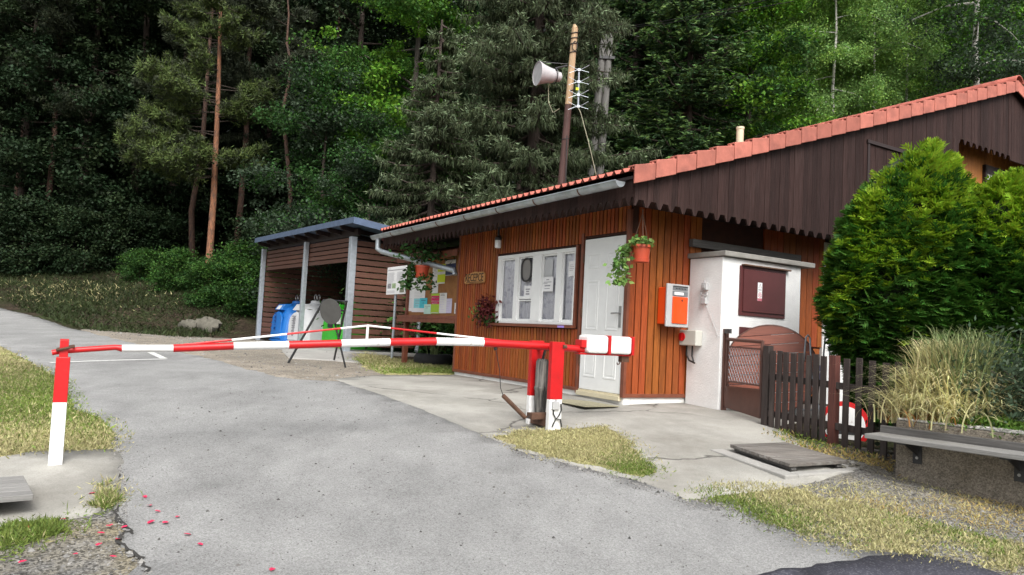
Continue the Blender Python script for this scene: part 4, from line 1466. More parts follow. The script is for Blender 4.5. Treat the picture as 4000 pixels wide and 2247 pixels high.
slats('side_slats', lambda m_, a, b: m_.box(.0, -.03, a, DEP, .0, b), .12, zt - .05, 17, .80)
slats('side_slats', lambda m_, a, b: m_.box(.0, yl, a, DEP, yl + .03, b), .12, ztl - .05, 17, .82)
slats('back_slats', lambda m_, a, b: m_.box(DEP, -.03, a, DEP + .03, yl + .03, b), .06, zt - .3, 17, .9)
mb = MB()
ra, rb_ = sX(1380, 850, -.42)[0], sX(997, 925, -.42)[0]
zf = .5 * (sX(1380, 852, -.42)[1] + sX(997, 927, -.42)[1]) - .02
mb.box(.02, -.0, zs1 + .03, .1, yl, zs1 + .2)
for yy in np.linspace(.2, yl - .2, 9): mb.prism([(-.35, yy, zf - .07), (DEP + .2, yy, zf - .40), (DEP + .2, yy, zf - .5), (-.3, yy, zf - .18)], (0, .06, 0))
for yy in (.02, yl / 2, yl - .1): mb.box(DEP - .12, yy, 0, DEP - .02, yy + .1, zt - .2)
mb.build('rafters', M['soffit'], shed)
mb = MB()
mb.prism([(-.39, ra, zf), (DEP + .4, ra, zf - .36), (DEP + .4, ra, zf - .42), (-.39, ra, zf - .06)], (0, rb_ - ra, 0))
mb.box(-.42, ra - .02, zf - .115, -.39, rb_ + .02, zf + .02)
mb.prism([(-.42, ra - .041, zf + .02), (DEP + .42, ra - .041, zf - .34), (DEP + .42, ra - .041, zf - .5), (-.42, ra - .041, zf - .13)], (0, .02, 0))
mb.build('sheet_roof', M['shedroof'], shed)
mb = MB()
xd_ = sY(1628, 1390, -.2)[0]
mb.tube([(xd_, -.2, .1), (xd_, -.2, 1.6)], .05, 10)
mb.tube([(xd_, -.2, .13), (xd_ - .05, -.24, .06)], .05, 10)
mb.build('drain_pipe', M['galv'], shed, True)
slab = MB()
slab.box(-.25, -.4, -.35, DEP + .3, yl + .3, -.0)
slab.build('floor_slab', M['concrete'], shed, bevel=.01)

def make_bin(label, bm_name, cy, sticker):
    c = S0c + frame(SPH)[0] * .95 + frame(SPH)[1] * cy
    t = thing('recycling_bin', label, 'recycling bin', (c[0], c[1], S0c[2] + .002), SPH, 'recycling bins in the shelter')
    secs = [(0, .70, 8), (.05, .705, 8), (.07, .66, 8), (.3, .65, 7), (.6, .62, 6), (.8, .57, 5), (.96, .50, 4), (1.08, .37, 3.2), (1.16, .22, 2.6), (1.18, .18, 2.3), (1.24, .175, 2.3), (1.26, .13, 2.2)]
    n = 40
    vs, fs = [], []
    for z, r_, e in secs:
        for k in range(n):
            a = 2 * math.pi * k / n
            ca, sa = math.cos(a), math.sin(a)
            q = (abs(ca) ** e + abs(sa) ** e) ** (-1 / e)
            vs.append((r_ * q * ca * .93, r_ * q * sa, z))
    for i in range(len(secs) - 1):
        for k in range(n): fs.append((i * n + k, i * n + (k + 1) % n, (i + 1) * n + (k + 1) % n, (i + 1) * n + k))
    fs.append(tuple(range((len(secs) - 1) * n, len(secs) * n)))
    mb = MB()
    mb.add(vs, fs)
    mb.build('bin_body', M[bm_name], t, True)
    mb = MB()                                   # raised arch panels on two faces
    for face in (0, 1):
        ar = [(-.42, .1), (.42, .1)] + [(.42 * math.cos(a), .60 + .30 * math.sin(a)) for a in np.linspace(0, math.pi, 12)]
        if face == 0: mb.prism([(-.655 + .2 * max(z - .3, 0) ** 2 * .9, y_, z) for y_, z in ar], (.06, 0, 0))
        else: mb.prism([(x_, -.70 + .2 * max(z - .3, 0) ** 2 * .9, z) for x_, z in ar], (0, .06, 0))
    mb.build('arch_panel', M[bm_name], t, bevel=.015)
    mb = MB()                                   # throw-in hatch hood on the front face
    mb.prism([(-.62, -.26, .95), (-.5, -.26, 1.13), (-.25, -.26, 1.15), (-.35, -.26, .93)], (0, .52, 0))
    mb.build('hatch_hood', M[bm_name], t, bevel=.02)
    for off in (-.05, .05):
        r2 = MB()
        r2.tube([(off, .085 * math.cos(a), 1.35 + .085 * math.sin(a)) for a in np.linspace(0, 2 * math.pi, 17)], .014, 6)
        r2.build('lifting_ring', M['handle'], t, True)
    sticker(t)
    return t
def st_blue(t):
    mb = MB()
    mb.prism([(-.612, -.15, .97), (-.53, -.15, 1.09), (-.52, -.15, 1.085), (-.602, -.15, .965)], (0, .3, 0))
    mb.build('label', M['paper'], t)
    mb = MB()
    for i, ch in enumerate('PAPIR'[::-1]): mb.text(ch, .13, Matrix.Translation((0, 0, 0)) @ plane_M((-.662, .02, .40 + i * .11), (0, 0, 1), (0, 1, 0)), extrude=.012)
    mb.build('lettering', mat('blue_print', (.01, .05, .2), .5, .1, 5), t)
def st_white(t):
    mb = MB()
    r_ = random.Random(2)
    z = .22
    while z < .80:
        h = r_.uniform(.012, .05)
        w_ = r_.choice((.1, .14, .17, .2))
        mb.box(-.668, .02 - w_ / 2, z, -.6, .02 + w_ / 2, z + h, 0)
        z += h + r_.uniform(.012, .04)
    mb.build('label', M['ink'], t)
    mb = MB()
    mb.text('CE', .1, plane_M((.12, -.712, .2), (1, 0, 0), (0, 0, 1)), extrude=.01)
    for k in range(4): mb.box(.24, -.715, .15 + .025 * k, .32, -.695, .165 + .025 * k)
    mb.build('lettering', M['ink'], t)
def st_green(t):
    mb = MB()
    mb.box(-.665, -.2, .52, -.6, .05, .64)
    mb.build('label', M['black'], t)
    mb = MB()
    mb.box(-.64, -.55, .62, -.58, -.44, .82)
    mb.build('sticker', M['paper'], t)
yb = [1.97, 4.45, 5.93]
make_bin('green recycling bin behind the tripod sign in the shelter', 'green', yb[0], st_green)
make_bin('white recycling bin with grey vertical print between blue and green', 'binwhite', yb[1], st_white)
make_bin('blue recycling bin at the left end of the shelter', 'blue', yb[2], st_blue)

# portable sign seen from behind
F1_, F2_, F3_ = gp(1125, 1422), gp(1304, 1412), gp(1350, 1440)
t = thing('portable_sign', 'black tubular folding sign stand with a grey disc, seen from behind', 'sign', F3_)
L_ = lambda p: np.array(p) - F3_
Da, Db = 12.95, 12.75
TA, TB = L_(at(1266, 1172, Da)), L_(at(1354, 1178, Db))
mA, mB2 = L_(at(1248, 1210, Da)), L_(at(1346, 1214, Db))
mb = MB()
mb.tube([L_(F1_) + [0, 0, .01], TA, TB, L_(F2_) + [0, 0, .01]], .021, 8)
mb.tube([mA, mB2], .016, 8)
mb.build('frame', M['steel'], t)
mb = MB()
mb.tube([L_(at(1296, 1214, (Da + Db) / 2)), L_(F3_) + [0, 0, .01]], .016, 8)
mb.build('rear_leg', M['steel'], t)
mb = MB()
cc = L_(at(1291, 1217, (Da + Db) / 2 - .06))
nn = np.cross(TB - TA, L_(F1_) * 0 + np.array([.05, -.25, 1.]))
mb.disc(cc, nn, .225, .008, 40)
mb.build('sign_disc', mat('disc_back_grey', (.075, .074, .07), .6, .15, 8), t)

# ================================================================== info board on a post
gs = gp(1530, 1405)
IB = np.array([gs[0], gs[1], gs[2]])
t = thing('info_board', 'white printed information board on a galvanised post beside the shelter', 'sign', IB, PHI)
def iX(px, py): return on_x(px, py, IB, PHI, -.03)
mb = MB()
ztp = iX(1550, 1040)[1]
mb.tube([(0, 0, -.1), (0, 0, ztp - .04)], .03, 12)
mb.build('post', M['galv'], t, True)
y0, z0 = iX(1511, 1152)
y1, z1 = iX(1592, 1037)
mb = MB()
mb.box(-.05, y1, z0, -.032, y0, z1)
pn = mb.build('panel', M['paper'], t, bevel=.004)
W_, H_ = y0 - y1, z1 - z0
def on(fx, fz): return y0 - fx * W_, z0 + fz * H_
mb, mk, mg = MB(), MB(), MB()
def bx(m_, fa, fb, za, zb, x=-.0525):
    a, b = on(fa, za), on(fb, zb)
    m_.box(x, b[0], a[1], -.0495, a[0], b[1])
r_ = random.Random(8)
for col_ in ((.05, .44), (.53, .95)):
    for i in range(17):
        zc_ = .79 - i * .023
        if col_[0] > .5 and i > 13: continue
        bx(mb, col_[0], col_[0] + (col_[1] - col_[0]) * r_.uniform(.75, 1), zc_, zc_ + .008)
for i in range(4): bx(mb, .05, .46, .06 + i * .024, .068 + i * .024)
bx(mk, .04, .97, .865, .895)
bx(mk, .06, .2, .935, .945)
mb.build('text_lines', mat('pale_grey_print', (.5, .5, .52), .8, .1, 10), pn)
mk.build('heading', M['ink'], pn)
for i, (fa, fb, za, zb, cl) in enumerate(((.06, .26, .22, .40, 'ink'), (.3, .5, .22, .40, 'lime'), (.73, .95, .26, .42, 'leafdark'), (.72, .95, .06, .22, 'leafdark'))):
    q = MB()
    bx(q, fa, fb, za, zb)
    q.build('photo_print', mat('photo_print', [(.25, .25, .27), (.3, .4, .22), (.12, .16, .07), (.2, .21, .15)][i], .6, .5, 25), pn)

# ================================================================== notice board under the roof end
NBX = .15
def nX(px, py): return hX(px, py, NBX)
ya_, _ = nX(1590, 1235)
zsh = nX(1680, 1235)[1]
ztop_ = nX(1740, 985)[1]
yr = 4.6
foot = C0[2]
t = thing('notice_board', 'red brown timber notice board with cork back beside the house', 'notice board', HW(NBX, ya_, -.1), PHI)
def nb(y, z): return y - ya_, z + .1
mb = MB()
za = nb(0, zsh)[1]
zb = nb(0, ztop_)[1]
yw = yr - ya_
mb.box(-.05, -.045, -.1, .05, .045, za - .06)
mb.box(.12, yw + .1, -.1, .22, yw + .2, za - .06)
mb.build('leg', M['trim'], t, bevel=.006)
mb = MB()
mb.box(-.16, yw, za - .055, .1, .14, za + .005)
mb.box(-.165, yw, za - .13, -.14, .12, za - .056)
mb.build('shelf', M['trim'], t, bevel=.006)
mb = MB()
mb.box(.02, yw, za + .006, .045, .03, zb - .02)
ck = mb.build('cork_panel', M['cork'], t)
mb = MB()
mb.box(-.03, -.02, za + .006, .06, .06, zb)
mb.build('side_post', M['trim'], t, bevel=.006)
mb = MB()
mb.box(-.02, yw, za + .006, .06, yw + .06, zb)
mb.build('side_post', M['trim'], t, bevel=.006)
mb = MB()
mb.prism([(-.22, yw - .05, zb - .06), (.2, yw - .05, zb + .1), (.2, yw - .05, zb + .13), (-.22, yw - .05, zb - .02)], (0, -yw + .2, 0))
mb.box(-.225, yw - .055, zb - .14, -.2, .16, zb - .03)
mb.build('small_roof', M['trim'], t, bevel=.006)
def bp(label, x0, y0, x1, y1, m, lines=(), dx=0., tilt=0.):
    a, b = nX(x0, y0), nX(x1, y1)
    return paper('pinned_notice', label, HW(NBX + .018 - dx, (a[0] + b[0]) / 2, (a[1] + b[1]) / 2), PHI, abs(a[0] - b[0]), abs(a[1] - b[1]), 'x', m, lines, 'papers pinned to the notice board', tilt=tilt)
q = lambda zx, zy: (1550 + zx * .2073, 1000 + zy * .2073)
def bq(label, a, b, m, lines=(), dx=0., tilt=0.): return bp(label, *q(*a), *q(*b), m, lines, dx, tilt)
bq('tall white sheet at the left edge of the notice board', (215, 100), (370, 1040), 'paper', [(-.35, .2, -.5 + .08 + .04 * i, .006, 'ink') for i in range(5)])
bq('long white sheet behind the hanging pot on the notice board', (300, 480), (500, 1060), 'paper', tl(12, .42, -.1, -.35, .4, 'ink', .006, 5), .002)
bq('pale turquoise leaflet on the left half of the notice board', (315, 805), (425, 980), 'palecyan', [(-.3, .4, .25, .05, 'ink'), (-.3, .35, 0, .05, 'ink'), (-.2, .2, -.28, .05, 'ink')], .004)
bq('bright cyan leaflet next to the pale turquoise one', (425, 795), (555, 982), 'cyan', [(-.3, .3, .25, .05, 'navy'), (-.1, .1, 0, .06, 'navy')], .005)
bq('mint green leaflet near the bottom of the notice board', (508, 912), (640, 1095), 'mint', [(-.4, .3, .3, .05, 'ink'), (-.3, .0, .12, .05, 'ink')], .006)
bq('green and magenta poster in the lower middle of the notice board', (645, 712), (780, 1088), 'lime', [(-.48, .48, .18, .42, 'pink'), (-.4, .4, .3, .045, 'paper'), (-.46, .48, .12, .045, 'paper'), (-.35, .3, .02, .05, 'paper'), (-.45, .4, -.46, .03, 'paper')], .007, .0)
bq('white sheet with two heading lines right of the magenta poster', (780, 700), (915, 1080), 'paper', [(-.2, .2, .44, .03, 'ink'), (-.25, .25, .38, .03, 'ink')] + tl(9, .25, -.4, -.35, .35, 'lilac', .02, 3), .006)
bq('plain lilac sheet at the lower right of the notice board', (905, 805), (1015, 1078), 'lilac', tl(6, .3, -.3, -.35, .35, 'ink', .01, 6), .004)
bq('narrow white list at the upper middle of the notice board', (672, 165), (768, 425), 'paper', tl(8, .4, -.35, -.35, .35, 'ink', .02, 7), .003)
bq('second narrow white sheet hanging directly below the white list', (662, 432), (760, 700), 'paper', tl(5, .3, -.3, -.35, .35, 'lilac', .015, 9), .004)
bq('neon yellow poster at the top of the notice board', (768, 165), (893, 520), 'yellow', [(-.48, .48, .05, .14, 'paper'), (-.4, .45, .27, .07, 'paper'), (-.48, .48, -.46, .07, 'paper')], .005)
bq('navy blue poster in the upper right of the notice board', (898, 80), (1090, 360), 'navy', [(-.48, .48, .36, .24, 'paper'), (.0, .12, -.1, .3, 'lilac'), (.2, .3, -.12, .25, 'lilac'), (-.48, .48, -.47, .03, 'paper')], .004)
bq('small white sheet at the right edge of the notice board near the wall', (1078, 885), (1160, 1090), 'paper', [(-.3, .3, -.2, .3, 'ink')], .003)

# ================================================================== hanging pots
def hang_pot(label, px, py, D, r0, r1, h, hookz, seed, trail):
    c = at(px, py, D)
    t = thing('hanging_pot', label, 'hanging pot', c, 0, None)
    mb = MB()
    mb.lathe([(r0 * .8, .0), (r0, .01), (r1, h), (r1 + .012, h), (r1 + .012, h + .03), (r1 - .005, h + .03), (r1 - .01, h - .02)], 22)
    mb.lathe([(r0 * 1.1, -.02), (r0 * 1.18, .02), (r0 * 1.0, .022)], 22)
    mb.build('pot', M['terracotta'], t, True)
    mb = MB()
    for k in range(3):
        a = k * 2.1 + .5
        mb.tube([(r1 * math.cos(a), r1 * math.sin(a), h + .02), (0, 0, hookz)], .0045, 5)
    mb.tube([(0, 0, hookz), (0, 0, hookz + .05)], .008, 6)
    mb.build('hanger', M['rust'], t)
    rg = np.random.default_rng(seed)
    sets = trail(rg, r1, h)
    leaves('trailing_plant', sets, [M['vine'], M['leafdark']], t)
    return t
def trail1(rg, r1, h):
    n = 420
    P = []
    for i in range(n):
        u_ = rg.random()
        if u_ < .62:                             # long tail hanging on the left
            s = rg.random()
            P.append((-r1 - .03 - .10 * math.sin(min(s * 3, 1.57)) + rg.normal(0, .05), rg.normal(0, .05), h + .04 - s * .48))
        else:
            a = rg.uniform(0, 6.28)
            rr = r1 * rg.uniform(.3, 1.25)
            P.append((rr * math.cos(a), rr * math.sin(a), h + .03 + rg.uniform(-.02, .09)))
    P = np.array(P)
    D = np.column_stack([rg.normal(0, 1, n), rg.normal(-.5, 1, n), rg.normal(-.5, .6, n)])
    return [(diamonds(P, D, rg.uniform(.05, .085, n), rg.uniform(.04, .06, n), seed=3), 0)]
hang_pot('terracotta hanging pot with trailing pale green plant by the white door', 2503, 1018, 8.62, .088, .112, .15, .56, 5, trail1)
def trail2(rg, r1, h):
    n = 520
    P, D = [], []
    for i in range(n):
        u_ = rg.random()
        if u_ < .28:
            s = rg.random()
            P.append((-.16 - .12 * s + rg.normal(0, .05), rg.normal(0, .06), h + .05 - s * .45))
        elif u_ < .45:
            s = rg.random()
            P.append((rg.uniform(-.1, .28), -.12 + rg.normal(0, .05), h - .12 - s * .3))
        else:                                    # bushy top
            P.append((rg.normal(.04, .22), rg.normal(0, .14), h + .12 + abs(rg.normal(.12, .16))))
    P = np.array(P)
    D = np.column_stack([rg.normal(0, 1, n), rg.normal(-.4, 1, n), rg.normal(-.3, .6, n)])
    return [(diamonds(P, D, rg.uniform(.07, .12, n), rg.uniform(.05, .08, n), seed=3), 1)]
p_ = at(1645, 1083, 13.6)
lx = to_local(p_, C0, PHI)
hang_pot('terracotta hanging pot with dark leaves in front of the notice board', 1647, 1082, 13.6, .105, .135, .175, max(S0 + .15 - lx[2], .5), 6, trail2)
# red leaved plant on the sill
c = HW(-.07, 3.29, WZ0 - .004)
t = thing('sill_plant', 'dark red leaved plant in a small pot on the window sill', 'plant', c, PHI)
mb = MB()
mb.lathe([(.05, 0), (.07, .1), (.075, .1), (.075, .12), (.065, .12)], 16)
mb.build('pot', M['barkdark'], t, True)
rg = np.random.default_rng(9)
n = 420
P = np.column_stack([rg.normal(-.03, .06, n), rg.normal(.05, .12, n), rg.uniform(.02, .36, n) + rg.normal(0, .05, n)])
P2 = np.column_stack([rg.normal(-.04, .05, 70), rg.normal(.3, .05, 70), rg.uniform(.12, .3, 70)])
D = rg.normal(size=(n, 3)) + np.array([-.5, 0, -.2])
leaves('foliage', [(diamonds(P, D, rg.uniform(.05, .09, n), rg.uniform(.03, .05, n), seed=1), 0), (diamonds(P2, rg.normal(size=(70, 3)), .05, .03, seed=2), 1),
                   (diamonds(P[:120] * [1, 1.1, .3], D[:120], .06, .04, seed=4), 2)], [M['redleaf'], M['vine'], M['leafdark']], t)
# tyre used as a plant pot
g_ = gp(1690, 1428)
t = thing('tyre_planter', 'black tyre lying by the notice board with a spindly plant in it', 'planter', (g_[0], g_[1], g_[2]), PHI)
mb = MB()
mb.lathe([(.27, .0), (.36, .0), (.40, .06), (.41, .12), (.40, .18), (.36, .24), (.27, .24), (.25, .2), (.25, .04)], 30)
mb.build('tyre', M['rubber'], t, True)
mb = MB()
mb.lathe([(.01, .17), (.26, .17), (.26, .05)], 20)
mb.build('earth', M['soil'], t)
def arch_blades(n, r_, h, lw, out, rg, seg=5, droop=1., base=None):
    """long blades that rise and bend over; quads in strips"""
    V, F_ = [], []
    az = rg.uniform(0, 2 * np.pi, n)
    bx_ = rg.normal(0, r_, n) if base is None else base[:, 0]
    by_ = rg.normal(0, r_, n) if base is None else base[:, 1]
    hh = h * rg.uniform(.45, 1.05, n)
    oo = out * rg.uniform(.3, 1.1, n)
    t_ = np.linspace(0, 1, seg + 1)
    for k in range(seg + 1):
        s = t_[k]
        rad = oo * s ** 1.7
        z = hh * (s * 1.35 - .55 * droop * s ** 2.6)
        wdt = lw * (1 - s ** 2) * .5 + .0006
        cx_, cy_ = bx_ + rad * np.cos(az), by_ + rad * np.sin(az)
        for sg in (-1, 1): V.append(np.column_stack([cx_ - sg * wdt * np.sin(az), cy_ + sg * wdt * np.cos(az), z]))
    V = np.stack(V, 1)
    m_ = 2 * (seg + 1)
    f = []
    for k in range(seg): f.append((2 * k, 2 * k + 1, 2 * k + 3, 2 * k + 2))
    F_ = (np.arange(n)[:, None, None] * m_ + np.array(f)[None]).reshape(-1, 4)
    return V.reshape(-1, 3), F_
rg = np.random.default_rng(12)
v_, f_ = arch_blades(34, .06, .5, .02, .32, rg)
leaves('spindly_plant', [((v_ + [0, 0, .17], f_), 0)], [M['reed']], t)

# ================================================================== gate, fence
G0 = gp(2822, 1606)
t = thing('garden_gate', 'brown metal garden gate with wire mesh and a solid lower panel', 'gate', G0)
gA, gB = np.zeros(3), gp(2978, 1662) - G0
ang = math.atan2(gB[1], gB[0])
t.rotation_euler = (0, 0, ang)
Lg = float(np.hypot(gB[0], gB[1]))
gX_, gY_ = frame(ang)
def gat(px, py):
    d = ray(px, py)
    p = d * ((G0 @ gY_) / (d @ gY_)) - G0
    return p @ gX_, p[2]
mb = MB()
zp = gat(2824, 1285)[1]
mb.box(-.04, -.035, -.05, .035, .035, zp)
mb.build('post', M['brownmetal'], t, bevel=.004)
mb = MB()
zb_ = gat(2815, 1293)[1]
mb.box(-.19, -.03, zb_ - .03, .16, .0, zb_ + .025)
mb.build('cross_bar', M['dark'], t)
zt1, zt2 = gat(2835, 1325)[1], gat(2975, 1330)[1]
zm0, zm1 = gat(2840, 1495)[1], gat(2960, 1512)[1]
zl = gat(2830, 1590)[1]
zl2 = gat(2970, 1630)[1]
dz = gB[2]
x1g = Lg - .05
mb = MB()
mb.tube([(.05, 0, zt1), (x1g, 0, zt1 + dz * .3)], .022, 10)
mb.tube([(.06, 0, zl + .02), (.06, 0, zt1 + .06)], .018, 8)
mb.tube([(x1g, 0, zl + dz * .6), (x1g, 0, zt1)], .02, 8)
mb.tube([(.1, 0, zm0 - .02), (.1, 0, zt1)], .011, 6)
mb.tube([(.1, 0, zt1 - .09), (x1g, 0, zt1 - .1)], .011, 6)
mb.tube([(.1, 0, zm0 + .02), (x1g, 0, zm1 + .02)], .011, 6)
mb.build('gate_frame', M['brownmetal'], t, True)
mb = MB()
mb.prism([(.05, -.012, zl), (x1g, -.012, zl + dz * .75), (x1g, -.012, zm1 - .03), (.05, -.012, zm0 - .05)], (0, .02, 0))
mb.prism([(.05, -.02, zm0 - .065), (x1g, -.02, zm1 - .045), (x1g, -.02, zm1 - .02), (.05, -.02, zm0 - .04)], (0, .036, 0))
mb.build('lower_panel', M['brownmetal'], t)
mb = MB()
st = .062
zlo, zhi = zm1 + .02, zt1 - .1
k = -14
while k < 22:
    for sg in (1, -1):
        a0 = .1 + k * st
        seg_ = []
        for zz in np.linspace(zlo, zhi, 15):
            xx = a0 + sg * (zz - zlo) * .72
            if .1 < xx < x1g: seg_.append((xx, .004 * sg, zz))
        if len(seg_) > 1: mb.tube([seg_[0], seg_[-1]], .0032, 4)
    k += 1
mb.build('wire_mesh', M['galv'], t)

Fs = [2987, 3018, 3043, 3070, 3098, 3129, 3157, 3187, 3217, 3250, 3306, 3357, 3408, 3459, 3512, 3560]
fa, fb = gp(2988, 1668), gp(3478, 1800)
fl = thing('picket_fence', 'dark brown wooden picket fence between the gate and the planter', 'fence', fa)
fang = math.atan2(fb[1] - fa[1], fb[0] - fa[0])
fl.rotation_euler = (0, 0, fang)
fX, fY = frame(fang)
def fat(px, py):
    d = ray(px, py)
    p = d * ((fa @ fY) / (d @ fY)) - fa
    return p @ fX, p[2]
rndf = random.Random(21)
topz0 = fat(2990, 1368)[1]
topz1 = fat(3408, 1408)[1]
xl = fat(3408, 1600)[0]
for i, px in enumerate(Fs):
    x = fat(px, 1560)[0]
    zt_ = topz0 + (topz1 - topz0) * x / xl + rndf.uniform(-.012, .012)
    gzx = float(gz(*(fa + fX * x)[:2])) - fa[2]
    wd = .032
    lean = Matrix.Translation((x, 0, 0)) @ Matrix.Rotation(rndf.uniform(-.012, .012), 4, 'Y')
    mb = MB()
    if i in (0, 9):
        mb.box(-.04, -.01, gzx - .1, .04, .07, zt_ + (.06 if i == 0 else 0), 0, lean)
        mb.build('post', M['fencered'] if i == 9 else M['fence'], fl, bevel=.004)
        if i == 9:
            pass
    else:
        mb.box(-wd, -.022, gzx + .02 - rndf.uniform(0, .05), wd, .0, zt_, 0, lean)
        mb.build('picket', M['fence'], fl, bevel=.004)
xe = fat(3590, 1560)[0]
mb = MB()
for (za, zb) in ((.62, .70), (.14, .22)):
    z0 = topz0 * za
    z1 = topz0 * zb
    sl_ = (topz1 - topz0) / xl
    mb.prism([(-.02, .002, z0), (xe, .002, z0 + sl_ * xe), (xe, .002, z1 + sl_ * xe), (-.02, .002, z1)], (0, .035, 0))
mb.build('rail', M['fence'], fl, bevel=.003)

# round folding table leaning on the pillar
cT = at(3010, 1440, 9.05)
t = thing('round_table_top', 'round brown planked table top stood on edge behind the gate', 'table', cT, R(-19))
mb = MB()
Rr = .53
pw = .118
tilt = Matrix.Rotation(R(-9), 4, 'X') @ Matrix.Rotation(R(-7), 4, 'Y')
z = -Rr
while z < Rr - .01:
    z1 = min(z + pw, Rr)
    pl_ = []
    zs_ = np.linspace(z + .004, z1 - .004, 6)
    hw = np.sqrt(np.maximum(Rr ** 2 - zs_ ** 2, .0001))
    pl_ = [(w_, 0, q) for w_, q in zip(hw, zs_)] + [(-w_, 0, q) for w_, q in zip(hw[::-1], zs_[::-1])]
    mb.prism(pl_, (0, .03, 0), 0, tilt)
    z = z1
mb.build('planks', M['table'], t)
mb = MB()
rim = [tuple(tilt @ Vector(((Rr + .004) * math.cos(a), .015, (Rr + .004) * math.sin(a)))) for a in np.linspace(0, 2 * math.pi, 41)]
mb.tube(rim, .016, 6, cap=False)
mb.build('rim', M['brownmetal'], t, True)
gt = float(gz(cT[0], cT[1])) - cT[2]
mb = MB()
mb.tube([(-.25, .08, .1), (-.3, .3, gt + .02)], .012, 6)
mb.tube([(.25, .08, .1), (.3, .3, gt + .02)], .012, 6)
mb.build('table_leg', M['galv'], t)

# stack of folded garden chairs behind the fence
cT = at(3168, 1480, 9.0)
zg = float(gz(cT[0], cT[1]))
t = thing('folded_chair', 'folded tubular chair with orange slats leaning behind the fence', 'chair', (cT[0], cT[1], zg), R(20))
mb = MB()
for sx in (-.13, .16):
    mb.tube([(sx, .12, .02), (sx, -.02, .75), (sx, -.04, 1.0), (sx + .03, -.04, 1.03), (sx + .06, -.04, 1.0), (sx + .06, -.1, .45), (sx + .05, -.3, .02)], .011, 7)
mb.tube([(-.13, .1, .12), (.16, .1, .12)], .01, 6)
mb.tube([(-.13, -.25, .3), (.2, .1, .55)], .01, 6)
mb.build('tube_frame', M['galv'], t, True)
mb = MB()
for i in range(3): mb.box(-.15, -.02 + i * .03, .42 + .09 * i, .2, 0 + i * .03, .49 + .09 * i)
mb.build('seat_slats', M['lilac'], t)
# round traffic sign stored behind the fence
cS = at(3298, 1662, 7.95)
t = thing('round_traffic_sign', 'round red bordered white traffic sign with a dark band standing behind the pickets', 'sign', cS, R(0))
mb = MB()
nd = (-.35, -1, .12)
Rs = .255
mb.disc((0, 0, 0), nd, Rs, .01, 40, 0)
mb.disc((-.003, -.008, .001), nd, Rs * .80, .006, 40, 1)
mb.build('sign_face', [M['red'], M['wht']], t)
nn_ = np.array(nd) / np.linalg.norm(nd)
rr_ = np.cross(np.array([0, 0, 1.]), -nn_ * -1)
rr_ = np.array([-nn_[1], nn_[0], 0]); rr_ /= np.linalg.norm(rr_)
up_ = np.cross(nn_, rr_)
if up_[2] < 0: up_ = -up_
mb = MB()
bnd = [rr_ * a + up_ * b + nn_ * .0115 for a, b in ((-.17, -.095), (.17, -.095), (.17, -.02), (.1, .0), (-.1, .0), (-.17, -.02))]
mb.prism([tuple(p) for p in bnd], tuple(nn_ * .004))
mb.build('pictogram', M['dark'], t)

# ================================================================== planter with bench
P0_ = gp(3495, 1862)
P1_ = gp(4000, 1988)
pang = math.atan2(P1_[1] - P0_[1], P1_[0] - P0_[0])
pX, pY = frame(pang)
def pat(px, py, y0=0.):
    d = ray(px, py)
    p = d * ((y0 + P0_ @ pY) / (d @ pY)) - P0_
    return p @ pX, p[2]
plt = thing('concrete_planter', 'long exposed aggregate concrete planter behind the bench', 'planter', P0_, pang)
ztop = pat(3500, 1638, .06)[1]
PL = 3.0
mb = MB()
mb.box(0, 0, -.2, PL, .12, ztop)
mb.box(0, .12, -.2, .1, 1.0, ztop)
mb.box(PL - .1, .12, -.2, PL, 1.0, ztop)
mb.box(.1, .9, -.2, PL - .1, 1.0, ztop)
mb.build('trough', M['agg'], plt, bevel=.012)
mb = MB()
mb.box(.1, .12, 0, PL - .1, .9, ztop - .05)
mb.build('earth', M['soil'], plt)
mb = MB()
for i in range(4): mb.box(.01 + i * .6, .0, ztop + .002, .595 + i * .6, .16, ztop + .02 + .01 * (i % 2))
mb.build('coping', mat('washed_pebble', (.36, .35, .33), .9, .25, 20, bump=.9, bscale=50, speck=((.62, .6, .56), 60, .6)), plt, bevel=.006)
bn = thing('plank_bench', 'weathered two plank bench on brackets fixed to the concrete planter', 'bench', P0_, pang)
zb0 = pat(3378, 1693, -.33)[1]
xb0 = pat(3378, 1693, -.33)[0]
mb = MB()
mb.box(xb0, -.34, zb0 - .04, PL, -.07, zb0)
mb.build('seat_plank', M['greywood'], bn, bevel=.006)
xb1, zb1 = pat(3432, 1668, -.04)
mb = MB()
mb.box(xb1 + .02, -.062, zb0 - .01, PL, -.03, zb1 + .02)
mb.build('back_plank', M['greywoodd'], bn, bevel=.006)
for px in (3585, 3985):
    xx = pat(px, 1780)[0]
    zz = pat(3585, 1812)[1] if px < 3700 else pat(3985, 1882)[1]
    mb = MB()
    mb.box(xx - .035, -.014, zz, xx + .035, -.002, zb0 - .042)
    mb.box(xx - .035, -.32, zb0 - .052, xx + .035, -.0145, zb0 - .042)
    mb.prism([(xx - .004, -.014, zb0 - .16), (xx - .004, -.27, zb0 - .053), (xx - .004, -.014, zb0 - .053)], (.008, 0, 0))
    br = mb.build('bracket', M['dark'], bn)
    q2 = MB()
    q2.tube([(xx, -.022, zz + .05), (xx, -.014, zz + .05)], .012, 8)
    q2.build('bolt', M['handle'], br)
